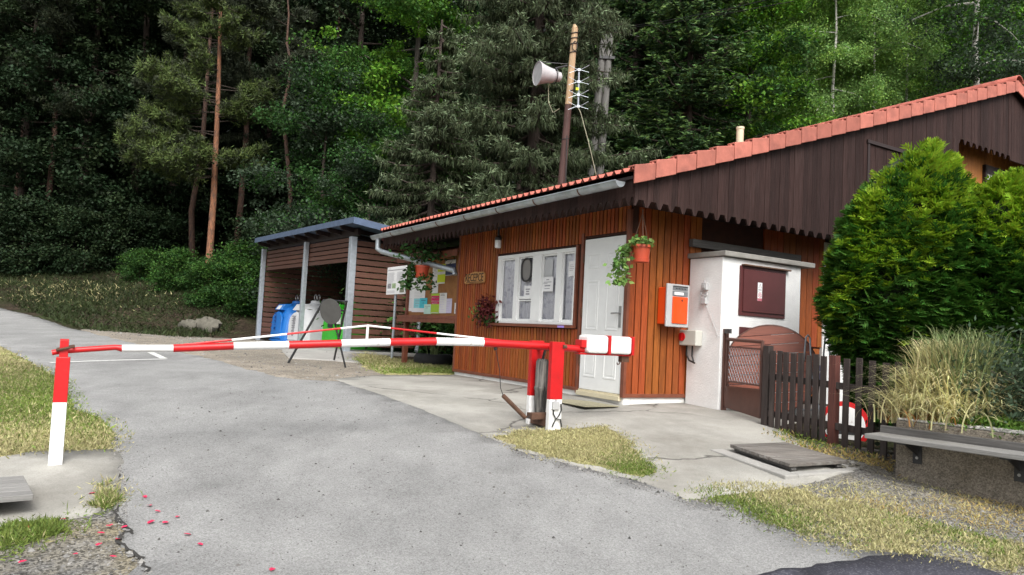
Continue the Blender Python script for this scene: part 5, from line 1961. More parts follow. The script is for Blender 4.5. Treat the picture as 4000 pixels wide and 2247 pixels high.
# grasses in the planter
rg = np.random.default_rng(31)
cg = P0_ + pX * .26 + pY * .5 + np.array([0, 0, ztop - .04])
t = thing('ornamental_grass', 'big straw coloured clump of arching grass in the planter', 'plant', cg, pang)
nb_ = 2300
base = np.column_stack([rg.normal(-.02, .10, nb_), rg.normal(0, .10, nb_)])
va, fa_ = arch_blades(nb_, .2, .92, .011, .34, rg, 7, 1.0, base)
baseb = np.column_stack([rg.normal(-.02, .15, nb_), rg.normal(0, .15, nb_)])
v2_, f2_ = arch_blades(nb_, .2, .72, .011, .56, rg, 7, 1.3, baseb)
basec = np.column_stack([rg.normal(-.02, .2, nb_), rg.normal(-.04, .18, nb_)])
v3_, f3_ = arch_blades(nb_, .2, .46, .011, .5, rg, 7, 1.5, basec)
base2 = np.column_stack([rg.normal(.10, .13, 900), rg.normal(.03, .13, 900)])
vb, fb_ = arch_blades(900, .15, 1.0, .014, .36, rg, 6, .9, base2)
base3 = np.column_stack([rg.normal(-.05, .2, 420), rg.normal(-.1, .18, 420)])
vc, fc_ = arch_blades(420, .2, .22, .012, .28, rg, 6, 1.4, base3)
leaves('blades', [((va, fa_), 0), ((v2_, f2_), 0), ((v3_, f3_), 0), ((vb, fb_), 1), ((vc, fc_), 2)], [mat('pale_reed', (.7, .66, .36), .6, .25, 2, island=.35, island_hue=.03, trans=.3), M['reed'], mat('dead_reed', (.42, .2, .06), .7, .25, 2, island=.35, trans=.3)], t)
cg = P0_ + pX * .70 + pY * .1 + np.array([0, 0, ztop])
t = thing('creeping_plant', 'low bright green creeper spilling over the planter edge', 'plant', cg, pang)
n = 2600
P = np.column_stack([rg.normal(0, .2, n), rg.normal(.05, .07, n), rg.uniform(-.05, .09, n)])
P[:, 2] *= np.exp(-(P[:, 0] / .3) ** 2)
leaves('foliage', [(diamonds(P, rg.normal(size=(n, 3)) + [0, -.3, .7], rg.uniform(.03, .06, n), .014, seed=5), 0)], [M['moss']], t)
cg = P0_ + pX * .80 + pY * .46 + np.array([0, 0, ztop - .02])
t = thing('planter_shrub', 'dark green shrub at the right of the straw coloured grass', 'shrub', cg, pang)
n = 5200
P = rg.normal(size=(n, 3)) * [.24, .2, .22] + [.1, 0, .3]
leaves('foliage', [(diamonds(P, rg.normal(size=(n, 3)) + [0, -.2, .3], rg.uniform(.03, .07, n), .022, seed=6), 0)], [M['leafblue']], t)
mb = MB()
for k in range(7): mb.tube([(0, 0, 0), (rg.normal(0, .1), rg.normal(0, .1), .25), (rg.normal(.1, .2), rg.normal(0, .15), .5)], [.01, .008, .004], 5)
mb.build('stem', M['bark'], t)
# weeds climbing at the fence
for lb, px, py, D_, sc in (('dark leafy weed growing between the fence pickets near the planter', 3440, 1590, 7.25, 1.), ('small weed at the middle of the fence foot', 3195, 1650, 7.9, .7)):
    c = at(px, py, D_)
    zg = float(gz(c[0], c[1]))
    t = thing('fence_weed', lb, 'weed', (c[0], c[1], zg), 0, 'weeds at the fence')
    hh = c[2] - zg
    n = int(90 * sc)
    P = np.column_stack([rg.normal(0, .05 * sc, n), rg.normal(0, .04, n), rg.uniform(.15, 1.25, n) * hh])
    leaves('foliage', [(diamonds(P, rg.normal(size=(n, 3)) + [0, -.4, -.2], rg.uniform(.05, .09, n) * sc, .05 * sc, seed=7), 0)], [M['leafblue']], t)
    mb = MB()
    mb.tube([(0, 0, 0), (.02, .0, hh * .6), (-.01, 0, hh * 1.2)], .005, 5)
    mb.build('stem', M['leafdark'], t)

# ================================================================== inspection cover
K = [gp(2850, 1772), gp(3085, 1862), gp(3312, 1832), gp(3060, 1770)]
t = thing('inspection_cover', 'grey plank cover lying on a low concrete frame in the path', 'cover', K[1])
ex = (K[2] - K[1]); ex[2] = 0
ey = (K[0] - K[1]); ey[2] = 0
lx_, ly_ = np.linalg.norm(ex), np.linalg.norm(ey)
ex /= lx_; ey /= ly_
tz = np.array([0, 0, 1.])
def kp(a, b, z): return tuple(ex * a + ey * b + np.array([0, 0, z + b * .06]))
mb = MB()
nP = 6
for i in range(nP):
    b0, b1 = ly_ * i / nP + .003, ly_ * (i + 1) / nP - .003
    a0, a1 = 0, lx_
    mb.add([kp(a0, b0, .075), kp(a1, b0, .075), kp(a1, b1, .075), kp(a0, b1, .075), kp(a0, b0, .105), kp(a1, b0, .105), kp(a1, b1, .105), kp(a0, b1, .105)],
           [(0, 3, 2, 1), (4, 5, 6, 7), (0, 1, 5, 4), (1, 2, 6, 5), (2, 3, 7, 6), (3, 0, 4, 7)])
mb.build('plank', mat('worn_cover_board', (.15, .135, .12), .85, .35, 5, (.6, 8, 8), bump=.5, bscale=9, island=.25, second=(.25, .24, .225), sfac=(.5, .7), sscale=3), t, bevel=.004)
mb = MB()
for a0, a1 in ((.04, .1), (lx_ - .12, lx_ - .06)):
    mb.add([kp(a0, .02, .045), kp(a1, .02, .045), kp(a1, ly_ - .02, .045), kp(a0, ly_ - .02, .045), kp(a0, .02, .074), kp(a1, .02, .074), kp(a1, ly_ - .02, .074), kp(a0, ly_ - .02, .074)],
           [(0, 3, 2, 1), (4, 5, 6, 7), (0, 1, 5, 4), (1, 2, 6, 5), (2, 3, 7, 6), (3, 0, 4, 7)])
mb.build('batten', M['greywoodd'], t)
mb = MB()
for (a0, b0, a1, b1) in ((-.16, -.1, -.001, ly_ + .1), (0, -.1, lx_ * .95, -.0), (lx_ * .95, -.05, lx_ + .1, ly_)):
    mb.add([kp(a0, b0, -.08), kp(a1, b0, -.08), kp(a1, b1, -.08), kp(a0, b1, -.08), kp(a0, b0, .042), kp(a1, b0, .042), kp(a1, b1, .042), kp(a0, b1, .042)],
           [(0, 3, 2, 1), (4, 5, 6, 7), (0, 1, 5, 4), (1, 2, 6, 5), (2, 3, 7, 6), (3, 0, 4, 7)])
mb.build('concrete_frame', M['concrete'], t, bevel=.01)

# corner of a picnic table at the left edge
D_ = 4.9
c = at(20, 1895, D_)
t = thing('picnic_table', 'weathered grey table top corner reaching in at the left edge', 'table', (c[0] - .3, c[1], float(gz(c[0], c[1]))), R(38))
a = to_local(at(92, 1858, D_), t.location, R(38))
mb = MB()
for i in range(5): mb.box(a[0] - 1.3, a[1] - .6 + i * .122, a[2] - .035, a[0], a[1] - .6 + i * .122 + .117, a[2])
mb.build('top_plank', M['greywood'], t, bevel=.004)
mb = MB()
mb.box(a[0] - .3, a[1] - .5, a[2] - .1, a[0] - .2, a[1] - .05, a[2] - .036)
mb.box(a[0] - .3, a[1] - .32, .0, a[0] - .2, a[1] - .22, a[2] - .101)
mb.build('trestle', M['greywoodd'], t)

# rose petals
base_p = None
rp = random.Random(4)
PX = [(565, 1952), (582, 1988), (613, 2010), (590, 2053), (693, 2032), (645, 2056), (730, 2102), (780, 2140), (243, 2042), (427, 2068), (392, 2097), (457, 2120), (385, 2142), (292, 2180), (440, 2190), (112, 2073), (486, 2072), (1062, 2240), (360, 1940), (88, 2212)]
for i, (px, py) in enumerate(PX):
    g_ = gp(px, py)
    if base_p is None:
        me = MB()
        k = 10
        vs = [(0, 0, .006)] + [(.022 * math.cos(a) * (1 if math.cos(a) < .8 else .8), .016 * math.sin(a), .003 + .006 * abs(math.sin(a)) + .004 * (math.cos(a) > .5)) for a in np.linspace(0, 2 * math.pi, k, endpoint=False)]
        me.add(vs, [(0, 1 + j, 1 + (j + 1) % k) for j in range(k)])
        base_p = me.build('rose_petal', M['petal'])
        o = base_p
    else:
        o = base_p.copy()
        COL.objects.link(o)
    o.location = (g_[0], g_[1], g_[2] + .016)
    o.rotation_euler = (rp.uniform(-.15, .15), rp.uniform(-.15, .15), rp.uniform(0, 6))
    s_ = rp.uniform(.75, 1.15)
    o.scale = (s_, s_, s_)
    tag(o, 'crimson rose petal fallen on the tarmac or gravel near the left edge', 'petal', 'scattered rose petals')
# pebbles on the shoulder
rp = random.Random(9)
base_p = None
for i in range(26):
    px, py = (rp.uniform(2950, 3480), 0) if False else (rp.uniform(3270, 3490), rp.uniform(1765, 1850))
    g_ = gp(px, py)
    if base_p is None:
        me = MB()
        me.lathe([(.004, 0), (.02, .002), (.026, .01), (.02, .02), (.006, .025)], 7)
        base_p = me.build('pebble', M['rock'], smooth=True)
        o = base_p
    else:
        o = base_p.copy()
        COL.objects.link(o)
    o.location = (g_[0], g_[1], g_[2] + .004)
    o.rotation_euler = (rp.uniform(-.3, .3), rp.uniform(-.3, .3), rp.uniform(0, 6))
    s_ = rp.uniform(.5, 1.5)
    o.scale = (s_ * rp.uniform(.8, 1.5), s_, s_)
    tag(o, 'small pale stone in the rubble at the foot of the fence', 'stone', 'stones at the fence foot')
# boulder on the bank
for lb, px, py, s_ in (('pale rounded boulder at the foot of the wooded bank', 805, 1268, .36), ('lower darker stone left of the pale boulder', 735, 1262, .22)):
    g_ = gp(px, py + 22)
    me = MB()
    rg = np.random.default_rng(int(px))
    n1, n2 = 9, 14
    vs = []
    for i in range(n1):
        for j in range(n2):
            ph, th_ = math.pi * i / (n1 - 1), 2 * math.pi * j / n2
            r_ = 1 + .18 * math.sin(3 * th_ + 2 * ph) + rg.normal(0, .05)
            vs.append((1.2 * r_ * math.sin(ph) * math.cos(th_), .9 * r_ * math.sin(ph) * math.sin(th_), .75 * r_ * math.cos(ph)))
    me.add(vs, [(i * n2 + j, i * n2 + (j + 1) % n2, (i + 1) * n2 + (j + 1) % n2, (i + 1) * n2 + j) for i in range(n1 - 1) for j in range(n2)])
    o = me.build('boulder', M['rock'], smooth=True, loc=(g_[0], g_[1], g_[2] + .1))
    o.scale = (s_, s_, s_)
    tag(o, lb, 'boulder')

# ================================================================== poles and wires
DP = 17.8
pb = at(2190, 760, DP)
pt = at(2246, 112, DP)
dirp = (pt - pb) / np.linalg.norm(pt - pb)
gb = float(gz(pb[0], pb[1]))
foot = pb + dirp * ((gb - pb[2]) / dirp[2])
pole = thing('loudspeaker_pole', 'leaning timber pole, pale at the top and tarred below, behind the house', 'pole', foot)
L_ = lambda p: np.array(p) - foot
tr = L_(at(2200, 410, DP))
tr = dirp * (tr[2] / dirp[2])
tp = dirp * (L_(pt)[2] / dirp[2])
mb = MB()
mb.tube([(0, 0, -.1), tr], [.125, .085], 16)
mb.build('tarred_base', M['poletar'], pole, True)
mb = MB()
mb.tube([tr * 1.001, tp], [.0845, .078], 16)
mb.tube([tp, tp + [-.02, 0, .1]], [.078, .03], 12)
mb.build('bare_top', M['pole'], pole, True)
mb = MB()
for py in (130, 150, 172, 205, 545):
    c_ = L_(at(2225, py, DP))[2]
    q_ = dirp * (c_ / dirp[2])
    mb.tube([q_ + [.092 * math.cos(a), .092 * math.sin(a), .02 * math.sin(a + 1)] for a in np.linspace(0, 6.283, 15)], .012, 5)
mb.tube([dirp * (L_(at(2225, 185, DP))[2] / dirp[2]) + [.03 + .06 * math.cos(a), -.1, .12 * math.sin(a)] for a in np.linspace(0, 6.283, 15)], .01, 5)
mb.tube([L_(at(2215, 530, DP - .17)), L_(at(2210, 700, DP - .17)), L_(at(2207, 760, DP - .17))], .014, 5)
mb.build('wire_binding', M['cable'], pole)
mc = at(2100, 287, DP - .2)
he = at(2178, 292, DP + .1)
lsp = thing('loudspeaker', 'grey horn loudspeaker fixed to the side of the timber pole', 'loudspeaker', mc)
ax_ = np.array([.92, .37, .02])
ax_ /= np.linalg.norm(ax_)
def along(s): return tuple(ax_ * s)
ln_ = .62
mb = MB()
prof_ = [(0, .285), (.04, .275), (.14, .235), (.26, .20), (.38, .175), (.42, .165), (.42, .13), (.60, .12), (.62, .08)]
mb.tube([along(a) for a, _ in prof_], [r_ for _, r_ in prof_], 28, 0, cap=False)
mb.tube([along(a) for a in (.005, .12, .3, .4)], [.27, .2, .12, .05], 28, 0)
mb.tube([along(.62), along(.625)], .08, 20)
rimv = []
a1 = np.cross(ax_, [0, 0, 1.]); a1 /= np.linalg.norm(a1)
a2 = np.cross(ax_, a1)
mb.tube([tuple(.285 * (a1 * math.cos(t_) + a2 * math.sin(t_))) for t_ in np.linspace(0, 6.2832, 33)], .012, 6, cap=False)
mb.build('horn', M['horn'], lsp, True)
mb = MB()
bc = np.array(along(.46))
mb.tube([bc + .18 * (a1 * math.cos(t_) + a2 * math.sin(t_)) for t_ in np.linspace(0, 6.2832, 25)], .016, 4, cap=False)
pm = foot + dirp * ((he[2] - foot[2] + .1) / dirp[2]) - mc
mb.tube([bc + [0, 0, .2], pm + [-.1, 0, .1]], .022, 6)
mb.tube([np.array(along(.0)) + [0, 0, .29], pm + [-.1, 0, .14]], .009, 5)
mb.build('bracket', M['dark'], lsp)
mb = MB()
mb.tube([np.array(along(.35)) + [0, 0, -.17], L_(at(2142, 340, DP))+foot-mc, L_(at(2143, 400, DP))+foot-mc, L_(at(2160, 440, DP))+foot-mc, L_(at(2185, 425, DP)) + foot - mc], .01, 5)
mb.build('cable', M['cablelight'], lsp, True)
an_b = at(2258, 420, DP - .3)
ant = thing('television_antenna', 'four bay bow tie television antenna mounted right of the pole', 'antenna', an_b)
mb = MB()
A0, A1 = np.zeros(3), at(2262, 270, DP - .3) - an_b
mb.tube([A0, A1], .022, 6)
mb.tube([A0 + [.0, .02, .1], A1 + [.0, .02, -.1]], .012, 6)
mb.build('mast', M['galv'], ant)
mb = MB()
zlen = A1[2]
for f_ in (.02, .32, .66, .97):
    c_ = A1 * f_
    for sx, dz_ in ((-1, .09), (-1, -.1), (1, .12), (1, -.06)):
        mb.tube([c_ + [sx * .03, -.02, 0], c_ + [sx * .24, -.05, dz_]], .0055, 5)
    mb.box(c_[0] - .035, c_[1] - .04, c_[2] - .03, c_[0] + .035, c_[1] + .0, c_[2] + .03)
mb.build('bow_tie_element', M['galv'], ant)
mb = MB()
q_ = at(2255, 348, DP - .36) - an_b
mb.box(q_[0] - .035, q_[1] - .02, q_[2] - .03, q_[0] + .035, q_[1] + .02, q_[2] + .03)
mb.build('yellow_box', M['yellow'], ant)
mb = MB()
mb.tube([A0, at(2268, 440, DP - .5) - an_b, at(2300, 560, DP - .5) - an_b, at(2328, 680, DP - .6) - an_b, at(2330, 720, DP - .4) - an_b], .009, 5)
mb.build('cable', M['cablelight'], ant, True)
mb = MB()
mb.tube([A1 * .5 + [0, .02, 0], A1 * .5 + [-.25, .3, 0]], .016, 6)
mb.build('arm', M['dark'], ant)
DQ = 25.0
qb = at(2350, 420, DQ)
gq = float(gz(qb[0], qb[1]))
twin = thing('twin_pole', 'weathered grey twin pole carrying wires among the spruce branches', 'pole', (qb[0], qb[1], gq))
Lq = lambda p: np.array(p) - np.array([qb[0], qb[1], gq])
for (xa, ya, xb_, yb_) in ((2340, 340, 2362, 95), (2368, 338, 2386, 92)):
    t0, t1 = Lq(at(xa, ya, DQ)), Lq(at(xb_, yb_, DQ))
    dd_ = (t1 - t0)
    b0 = t0 - dd_ * (t0[2] / dd_[2])
    mb = MB()
    mb.tube([b0, t1], [.15, .12], 12)
    mb.build('pole', M['greypole'], twin, True)
mb = MB()
for py in (118, 230): mb.box(Lq(at(2340, py, DQ))[0], -.02 - .14, Lq(at(2365, py, DQ))[2] - .05, Lq(at(2400, py, DQ))[0], .14, Lq(at(2365, py, DQ))[2] + .05)
mb.build('clamp', M['dark'], twin)
for lb, pl_ in (('upper black overhead wire running right from the twin pole', [(2392, 112, DQ), (2600, 82, 22), (2800, 45, 19.5), (3100, -25, 17)]), ('lower black overhead wire close beneath the upper one', [(2392, 116, DQ), (2600, 92, 22), (2800, 60, 19.5), (3100, 5, 17)]),
                ('slack wire sagging from the twin pole behind the branches', [(2400, 120, DQ), (2520, 150, DQ), (2640, 185, DQ), (2730, 215, DQ), (2900, 300, 24)])):
    mb = MB()
    mb.tube([at(*p) for p in pl_], .009, 5)
    tag(mb.build('overhead_wire', M['cable']), lb, 'wire', 'overhead wires')
# ================================================================== trees and shrubs
def trunk_mesh(mb, pts_, r0, r1, n=10, wob=.0, seed=0):
    r_ = random.Random(seed)
    k = len(pts_)
    mb.tube([np.array(p, float) + np.array([r_.gauss(0, wob), r_.gauss(0, wob), 0]) for p in pts_], [(r0 + (r1 - r0) * i / (k - 1)) for i in range(k)], n)
def unit(v): return v / (np.linalg.norm(v, axis=-1, keepdims=True) + 1e-9)

def broadleaf(name, label, seed, H, Rr, cb, n, lf, mats, bark, hang=.3, trunk_r=.16, limbs=16, aspect=.55, cl=.42, lean=(0, 0), group=None, twig=5, low=None):
    """trunk, limbs and a crown of leaf clumps along the outer limbs"""
    rg = np.random.default_rng(seed)
    t = thing(name, label, 'tree', (0, 0, 0), 0, group)
    mb = MB()
    ax_ = [np.array([lean[0] * s * H + rg.normal(0, .06), lean[1] * s * H + rg.normal(0, .06), s * H - .2]) for s in np.linspace(0, 1, 8)]
    trunk_mesh(mb, ax_, trunk_r, trunk_r * .18, 10)
    cen, wt = [], []
    for i in range(limbs):
        s = cb + (1 - cb) * ((i + rg.random()) / limbs)
        base = np.array([np.interp(s, np.linspace(0, 1, 8), [a[k] for a in ax_]) for k in range(3)])
        u_ = (s - cb) / (1 - cb)
        L = Rr * (math.sin(math.pi * min(.18 + .8 * u_, 1)) ** .7) * rg.uniform(.7, 1.1)
        az = i * 2.4 + rg.normal(0, .4)
        el = rg.uniform(-.05, .55) + .35 * u_
        dr_ = np.array([math.cos(az) * math.cos(el), math.sin(az) * math.cos(el), math.sin(el)])
        pl_ = [base + dr_ * L * q + np.array([0, 0, -hang * L * q * q]) for q in (0, .35, .7, 1)]
        mb.tube(pl_, [trunk_r * .35 * (1 - .6 * u_), trunk_r * .22 * (1 - .5 * u_), trunk_r * .12, trunk_r * .05], 6)
        for q in np.linspace(.3, 1, 5):
            c = base + dr_ * L * q + np.array([0, 0, -hang * L * q * q])
            for _ in range(twig):
                off = rg.normal(size=3) * np.array([1, 1, aspect]) * cl * (.6 + L * .22)
                cen.append(c + off)
                wt.append(1)
    mb.build('trunk', M[bark], t, True)
    cen = np.array(cen)
    k = rg.integers(0, len(cen), n)
    sz = rg.uniform(.5, 1.3, len(cen))
    P = cen[k] + rg.normal(size=(n, 3)) * np.array([1, 1, .5]) * .24 * sz[k][:, None]
    P[:, 2] -= hang * .35 * np.abs(rg.normal(size=n))
    D = unit(np.column_stack([rg.normal(size=n), rg.normal(size=n), rg.normal(-.25 - hang, .4, n)]))
    N_ = unit(rg.normal(size=(n, 3)) * .55 + np.array([0, 0, 1.]))
    tipw = (P[:, 2] - cen[:, 2].mean()) / (np.ptp(cen[:, 2]) + .1)
    mi = ((rg.random(len(cen))[k] + .5 * tipw) > .62).astype(int)
    V, F_ = diamonds(P, D, lf * rg.uniform(.7, 1.3, n), lf * .6 * rg.uniform(.8, 1.2, n), N_)
    mesh_np('crown', V, F_, mats, mi, t)
    return t

def pine(name, label, seed, H, Rr, cb, npuff, mats, bark='barkpine', trunk_r=.17, pts_=None, group=None, bough=None, needle=.2):
    rg = np.random.default_rng(seed)
    t = thing(name, label, 'tree', (0, 0, 0), 0, group)
    mb = MB()
    if pts_ is None: pts_ = [(rg.normal(0, .07), rg.normal(0, .07), s * H - .2) for s in np.linspace(0, 1, 7)]
    trunk_mesh(mb, pts_, trunk_r, trunk_r * .3, 12)
    P_ = np.array(pts_, float)
    cen, dirs = [], []
    nb_ = int(30 * (1 - cb) * H / 10)
    specs = bough if bough is not None else [(cb + (1 - cb) * (i + rg.random()) / nb_, rg.uniform(0, 6.28), Rr * (1.05 - .6 * (i / nb_)) * rg.uniform(.5, 1.1)) for i in range(nb_)]
    for s, az, L in specs:
        z = s * H
        b0 = np.array([np.interp(z, P_[:, 2], P_[:, 0]), np.interp(z, P_[:, 2], P_[:, 1]), z])
        dr_ = np.array([math.cos(az), math.sin(az), 0])
        dro = rg.uniform(-.05, .22)
        pl_ = [b0 + dr_ * L * q + np.array([0, 0, -dro * L * q + .26 * L * q * q]) for q in (0, .3, .6, .85, 1)]
        mb.tube(pl_, [trunk_r * .16, trunk_r * .12, trunk_r * .08, trunk_r * .05, trunk_r * .03], 5, 1)
        m_ = max(3, int(npuff / len(specs)))
        q = rg.uniform(.3, 1.02, m_) ** .8
        sd_ = rg.normal(0, .24 * L * .6, m_) * (1.15 - q * .5)
        side = np.array([-dr_[1], dr_[0], 0])
        C_ = b0 + dr_ * (L * q)[:, None] + side * sd_[:, None] + np.column_stack([np.zeros(m_), np.zeros(m_), -dro * L * q + .26 * L * q * q + rg.normal(.05, .1, m_)])
        cen.append(C_)
        dirs.append(unit(dr_ * .6 + side * np.sign(sd_)[:, None] * .4 + np.array([0, 0, .5]) + rg.normal(size=(m_, 3)) * .35))
    mb.build('trunk', [M[bark], M['barkdark']], t, True)
    C_ = np.concatenate(cen)
    Dd = np.concatenate(dirs)
    kn = 15
    P = np.repeat(C_, kn, 0) + rg.normal(size=(len(C_) * kn, 3)) * .05
    D = unit(np.repeat(Dd, kn, 0) * .55 + rg.normal(size=(len(P), 3)) * .75)
    V, F_ = diamonds(P, D, needle * rg.uniform(.6, 1.3, len(P)), .034, seed=seed)
    mi = np.repeat((rg.random(len(C_)) > .6).astype(int), kn)
    mesh_np('crown', V, F_, mats, mi, t)
    return t

def spruce(name, label, seed, H, Rr, mats, whorl=.42, per=9, hang=.3, trunk_r=.26, group=None, z0=.8, tw=.05, dens=1., flat=False, uptip=.35):
    """whorls of drooping boughs with hanging twig curtains; pale tips in the second material"""
    rg = np.random.default_rng(seed)
    t = thing(name, label, 'tree', (0, 0, 0), 0, group)
    mb = MB()
    trunk_mesh(mb, [(0, 0, s * H - .2) for s in np.linspace(0, 1, 6)], trunk_r, .03, 12)
    Ps, Ds, Ls, Ws, Ms = [], [], [], [], []
    z = z0
    while z < H - .3:
        Lz = Rr * (1 - z / H) ** .8
        for j in range(per if z < H * .75 else 6):
            az = rg.uniform(0, 6.28)
            L = Lz * rg.uniform(.6, 1.12)
            zz = z + rg.uniform(-.2, .2)
            dr_ = np.array([math.cos(az), math.sin(az), 0])
            sd_ = np.array([-dr_[1], dr_[0], 0])
            a_, c_ = rg.uniform(.35, .6), rg.uniform(.22, .45) * uptip / .35
            f_ = lambda q: np.column_stack([dr_[0] * L * q, dr_[1] * L * q, zz - a_ * L * q + c_ * L * q * q])
            mb.tube(f_(np.array([0, .3, .6, 1.])), [.05, .035, .022, .008], 5)
            n1 = int(L * 11 * dens) + 3
            q = rg.uniform(.12, 1, n1)
            B0 = f_(q)
            sgn = rg.choice([-1, 1], n1)
            l2 = (.22 + .38 * (1 - q)) * L * .42 * rg.uniform(.5, 1.1, n1) + .12
            n2 = 6
            u_ = rg.uniform(.05, 1, (n1, n2))
            out = dr_ * .55 + sd_ * sgn[:, None]
            out /= np.linalg.norm(out, axis=1, keepdims=True)
            C_ = B0[:, None] + out[:, None] * (l2[:, None] * u_)[..., None]
            C_[..., 2] -= .18 * l2[:, None] * u_ ** 2
            C_ = C_.reshape(-1, 3)
            m_ = len(C_)
            o3 = np.repeat(out, n2, 0)
            tipness = (np.repeat(q, n2) * .6 + u_.ravel() * .5)
            if flat:
                D = unit(o3 + rg.normal(size=(m_, 3)) * np.array([.6, .6, .18]) + np.array([0, 0, -.1]))
                Lg_ = rg.uniform(.14, .3, m_)
                Ps.append(C_); Ds.append(D); Ls.append(Lg_); Ws.append(np.full(m_, tw)); Ms.append((tipness + rg.normal(0, .15, m_) > .8).astype(int))
                Ps.append(C_); Ds.append(unit(D + rg.normal(size=(m_, 3)) * np.array([.8, .8, .15]))); Ls.append(Lg_ * .8); Ws.append(np.full(m_, tw)); Ms.append((tipness + rg.normal(0, .15, m_) > .8).astype(int))
            else:
                D = unit(o3 * .35 + rg.normal(size=(m_, 3)) * .22 + np.array([0, 0, -1.]))
                Lg_ = hang * rg.uniform(.35, 1.2, m_)
                Ps.append(C_); Ds.append(D); Ls.append(Lg_); Ws.append(np.full(m_, tw)); Ms.append(np.zeros(m_, int))
                D2 = unit(o3 + rg.normal(size=(m_, 3)) * .55 + np.array([0, 0, .15]))
                Ps.append(C_); Ds.append(D2); Ls.append(rg.uniform(.1, .2, m_)); Ws.append(np.full(m_, tw * .9)); Ms.append((tipness + rg.normal(0, .22, m_) > .78).astype(int))
        z += whorl * rg.uniform(.8, 1.2)
    mb.build('trunk', M['barkdark'], t, True)
    P, D, L, W, mi = map(np.concatenate, (Ps, Ds, Ls, Ws, Ms))
    N_ = unit(rg.normal(size=(len(P), 3)) * .8 + np.array([0, -.2, 1.])) if flat else None
    V, F_ = diamonds(P, D, L, W, N_, seed)
    mesh_np('crown', V, F_, mats, mi, t)
    return t

def foot(px, D, dz=0.):
    x = (px - CX) / FPX * D
    d = ray(px, 1200)
    x = d[0] / d[1] * D
    return (x, D, float(gz(x, D)) - .05 + dz)
def place(t, px, D, rot=0.): t.location = foot(px, D); t.rotation_euler = (0, 0, rot); return t

# --- prototypes and named foreground trees
PM = [M['pineneedle'], M['pinebright']]
# the orange trunked pine: long low boughs reaching left
p0, p1 = at(805, 1075, 29), at(850, 20, 29)
f0 = foot(803, 29)
tr = np.array(p1) - np.array(p0)
bg = []
rgb = np.random.default_rng(77)
H0 = 14.5
def hz(py): return float(at(830, py, 29)[2] - f0[2]) / H0
for py, L, az in ((330, 3.3, 3.1), (345, 3.0, 3.7), (300, 2.4, 2.7), (380, 3.4, 3.4), (430, 3.2, 3.0), (420, 2.4, 4.2), (500, 2.8, 3.3), (560, 2.9, 2.9), (600, 3.4, 3.3), (640, 3.9, 3.15), (650, 3.0, 3.6), (700, 2.6, 3.0), (690, 2.3, 4.0), (640, 2.0, 4.6),
                  (150, 1.6, .2), (180, 1.8, 5.6), (160, 2.0, 3.2), (250, 1.6, 4.4), (430, 2.2, .1), (470, 2.0, 5.7), (330, 2.1, .4), (610, 1.9, .2), (650, 1.6, 5.9), (90, 1.8, 2.5), (60, 2, 4.8), (30, 2, .8), (-40, 2, 3.5), (-80, 2, 5.4), (20, 2.2, 3.3)):
    for k in range(2): bg.append((hz(py) + rgb.normal(0, .012), az + rgb.normal(0, .22), L * rgb.uniform(.75, 1.05)))
t = pine('scots_pine', 'scots pine with a bright orange trunk and long boughs reaching left', 5, H0, 3, .4, 5200, [M['pinebright'], M['pineneedle']], trunk_r=.14, pts_=[(0, 0, -.2), (-.02, 0, 3.5), (-.1, 0, 6), (-.2, .0, 8.5), (-.33, 0, 11), (-.45, 0, H0)], bough=bg, needle=.19)
t.location = f0
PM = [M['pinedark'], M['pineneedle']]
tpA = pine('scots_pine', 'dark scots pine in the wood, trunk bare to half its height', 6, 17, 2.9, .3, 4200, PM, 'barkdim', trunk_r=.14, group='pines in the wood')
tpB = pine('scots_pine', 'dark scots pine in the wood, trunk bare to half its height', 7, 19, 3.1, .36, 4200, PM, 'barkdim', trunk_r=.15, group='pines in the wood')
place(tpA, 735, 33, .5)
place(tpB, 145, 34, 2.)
pts_c = []
for px, py in ((1132, 875), (1135, 760), (1118, 560), (1100, 450), (1125, 340), (1140, 260), (1120, 170), (1128, 60), (1120, -60)):
    pts_c.append(np.array(at(px, py, 26)))
fc = foot(1132, 26)
pts_l = [tuple(p - np.array(fc)) for p in pts_c]
pts_l[0] = (pts_l[0][0], 0, -.2)
t = pine('crooked_pine', 'thin crooked pine leaning in an S beside the shelter', 8, float(pts_l[-1][2]), 2.3, .68, 2200, PM, 'barkdim', trunk_r=.085, pts_=pts_l)
t.location = fc
# broadleaf trees
bA = broadleaf('lime_tree', 'fresh green broadleaf tree with hanging branches left of the big spruce', 11, 16, 3.6, .12, 60000, .14, [M['leaf'], M['leaffresh']], 'bark', .35, .2, 24)
place(bA, 1560, 27.5, .4)
bB = broadleaf('grey_green_tree', 'small grey green tree with fine foliage behind the shelter', 12, 9.5, 2.6, .10, 30000, .12, [M['leafblue'], M['leafdark']], 'barkdark', .35, .1, 20)
place(bB, 1230, 25.2, 1.)
o = dup(bB, foot(1420, 23.8), 2.5, .78, 'shorter grey green tree close behind the shelter roof')
bC = broadleaf('hazel_branch_tree', 'young tree with a bright yellow green low branch before the spruce', 13, 8.0, 2.6, .72, 5200, .15, [M['leaf'], M['leaffresh']], 'barkdark', .12, .07, 7, .35, .26, twig=3)
place(bC, 1490, 24.4, 2.)
bD = broadleaf('dark_maple', 'dark green broadleaf tree between the fir and the birches', 14, 15, 3.5, .12, 60000, .14, [M['leafdark'], M['leaffresh']], 'barkdark', .3, .2, 24)
place(bD, 2890, 27, .6)
bE = broadleaf('green_shrub', 'bright green shrub rising just above the roof by the vent pipe', 15, 4.2, 1.5, .1, 9000, .13, [M['leaffresh'], M['leaf']], 'bark', .1, .06, 14)
place(bE, 3050, 23, .6)
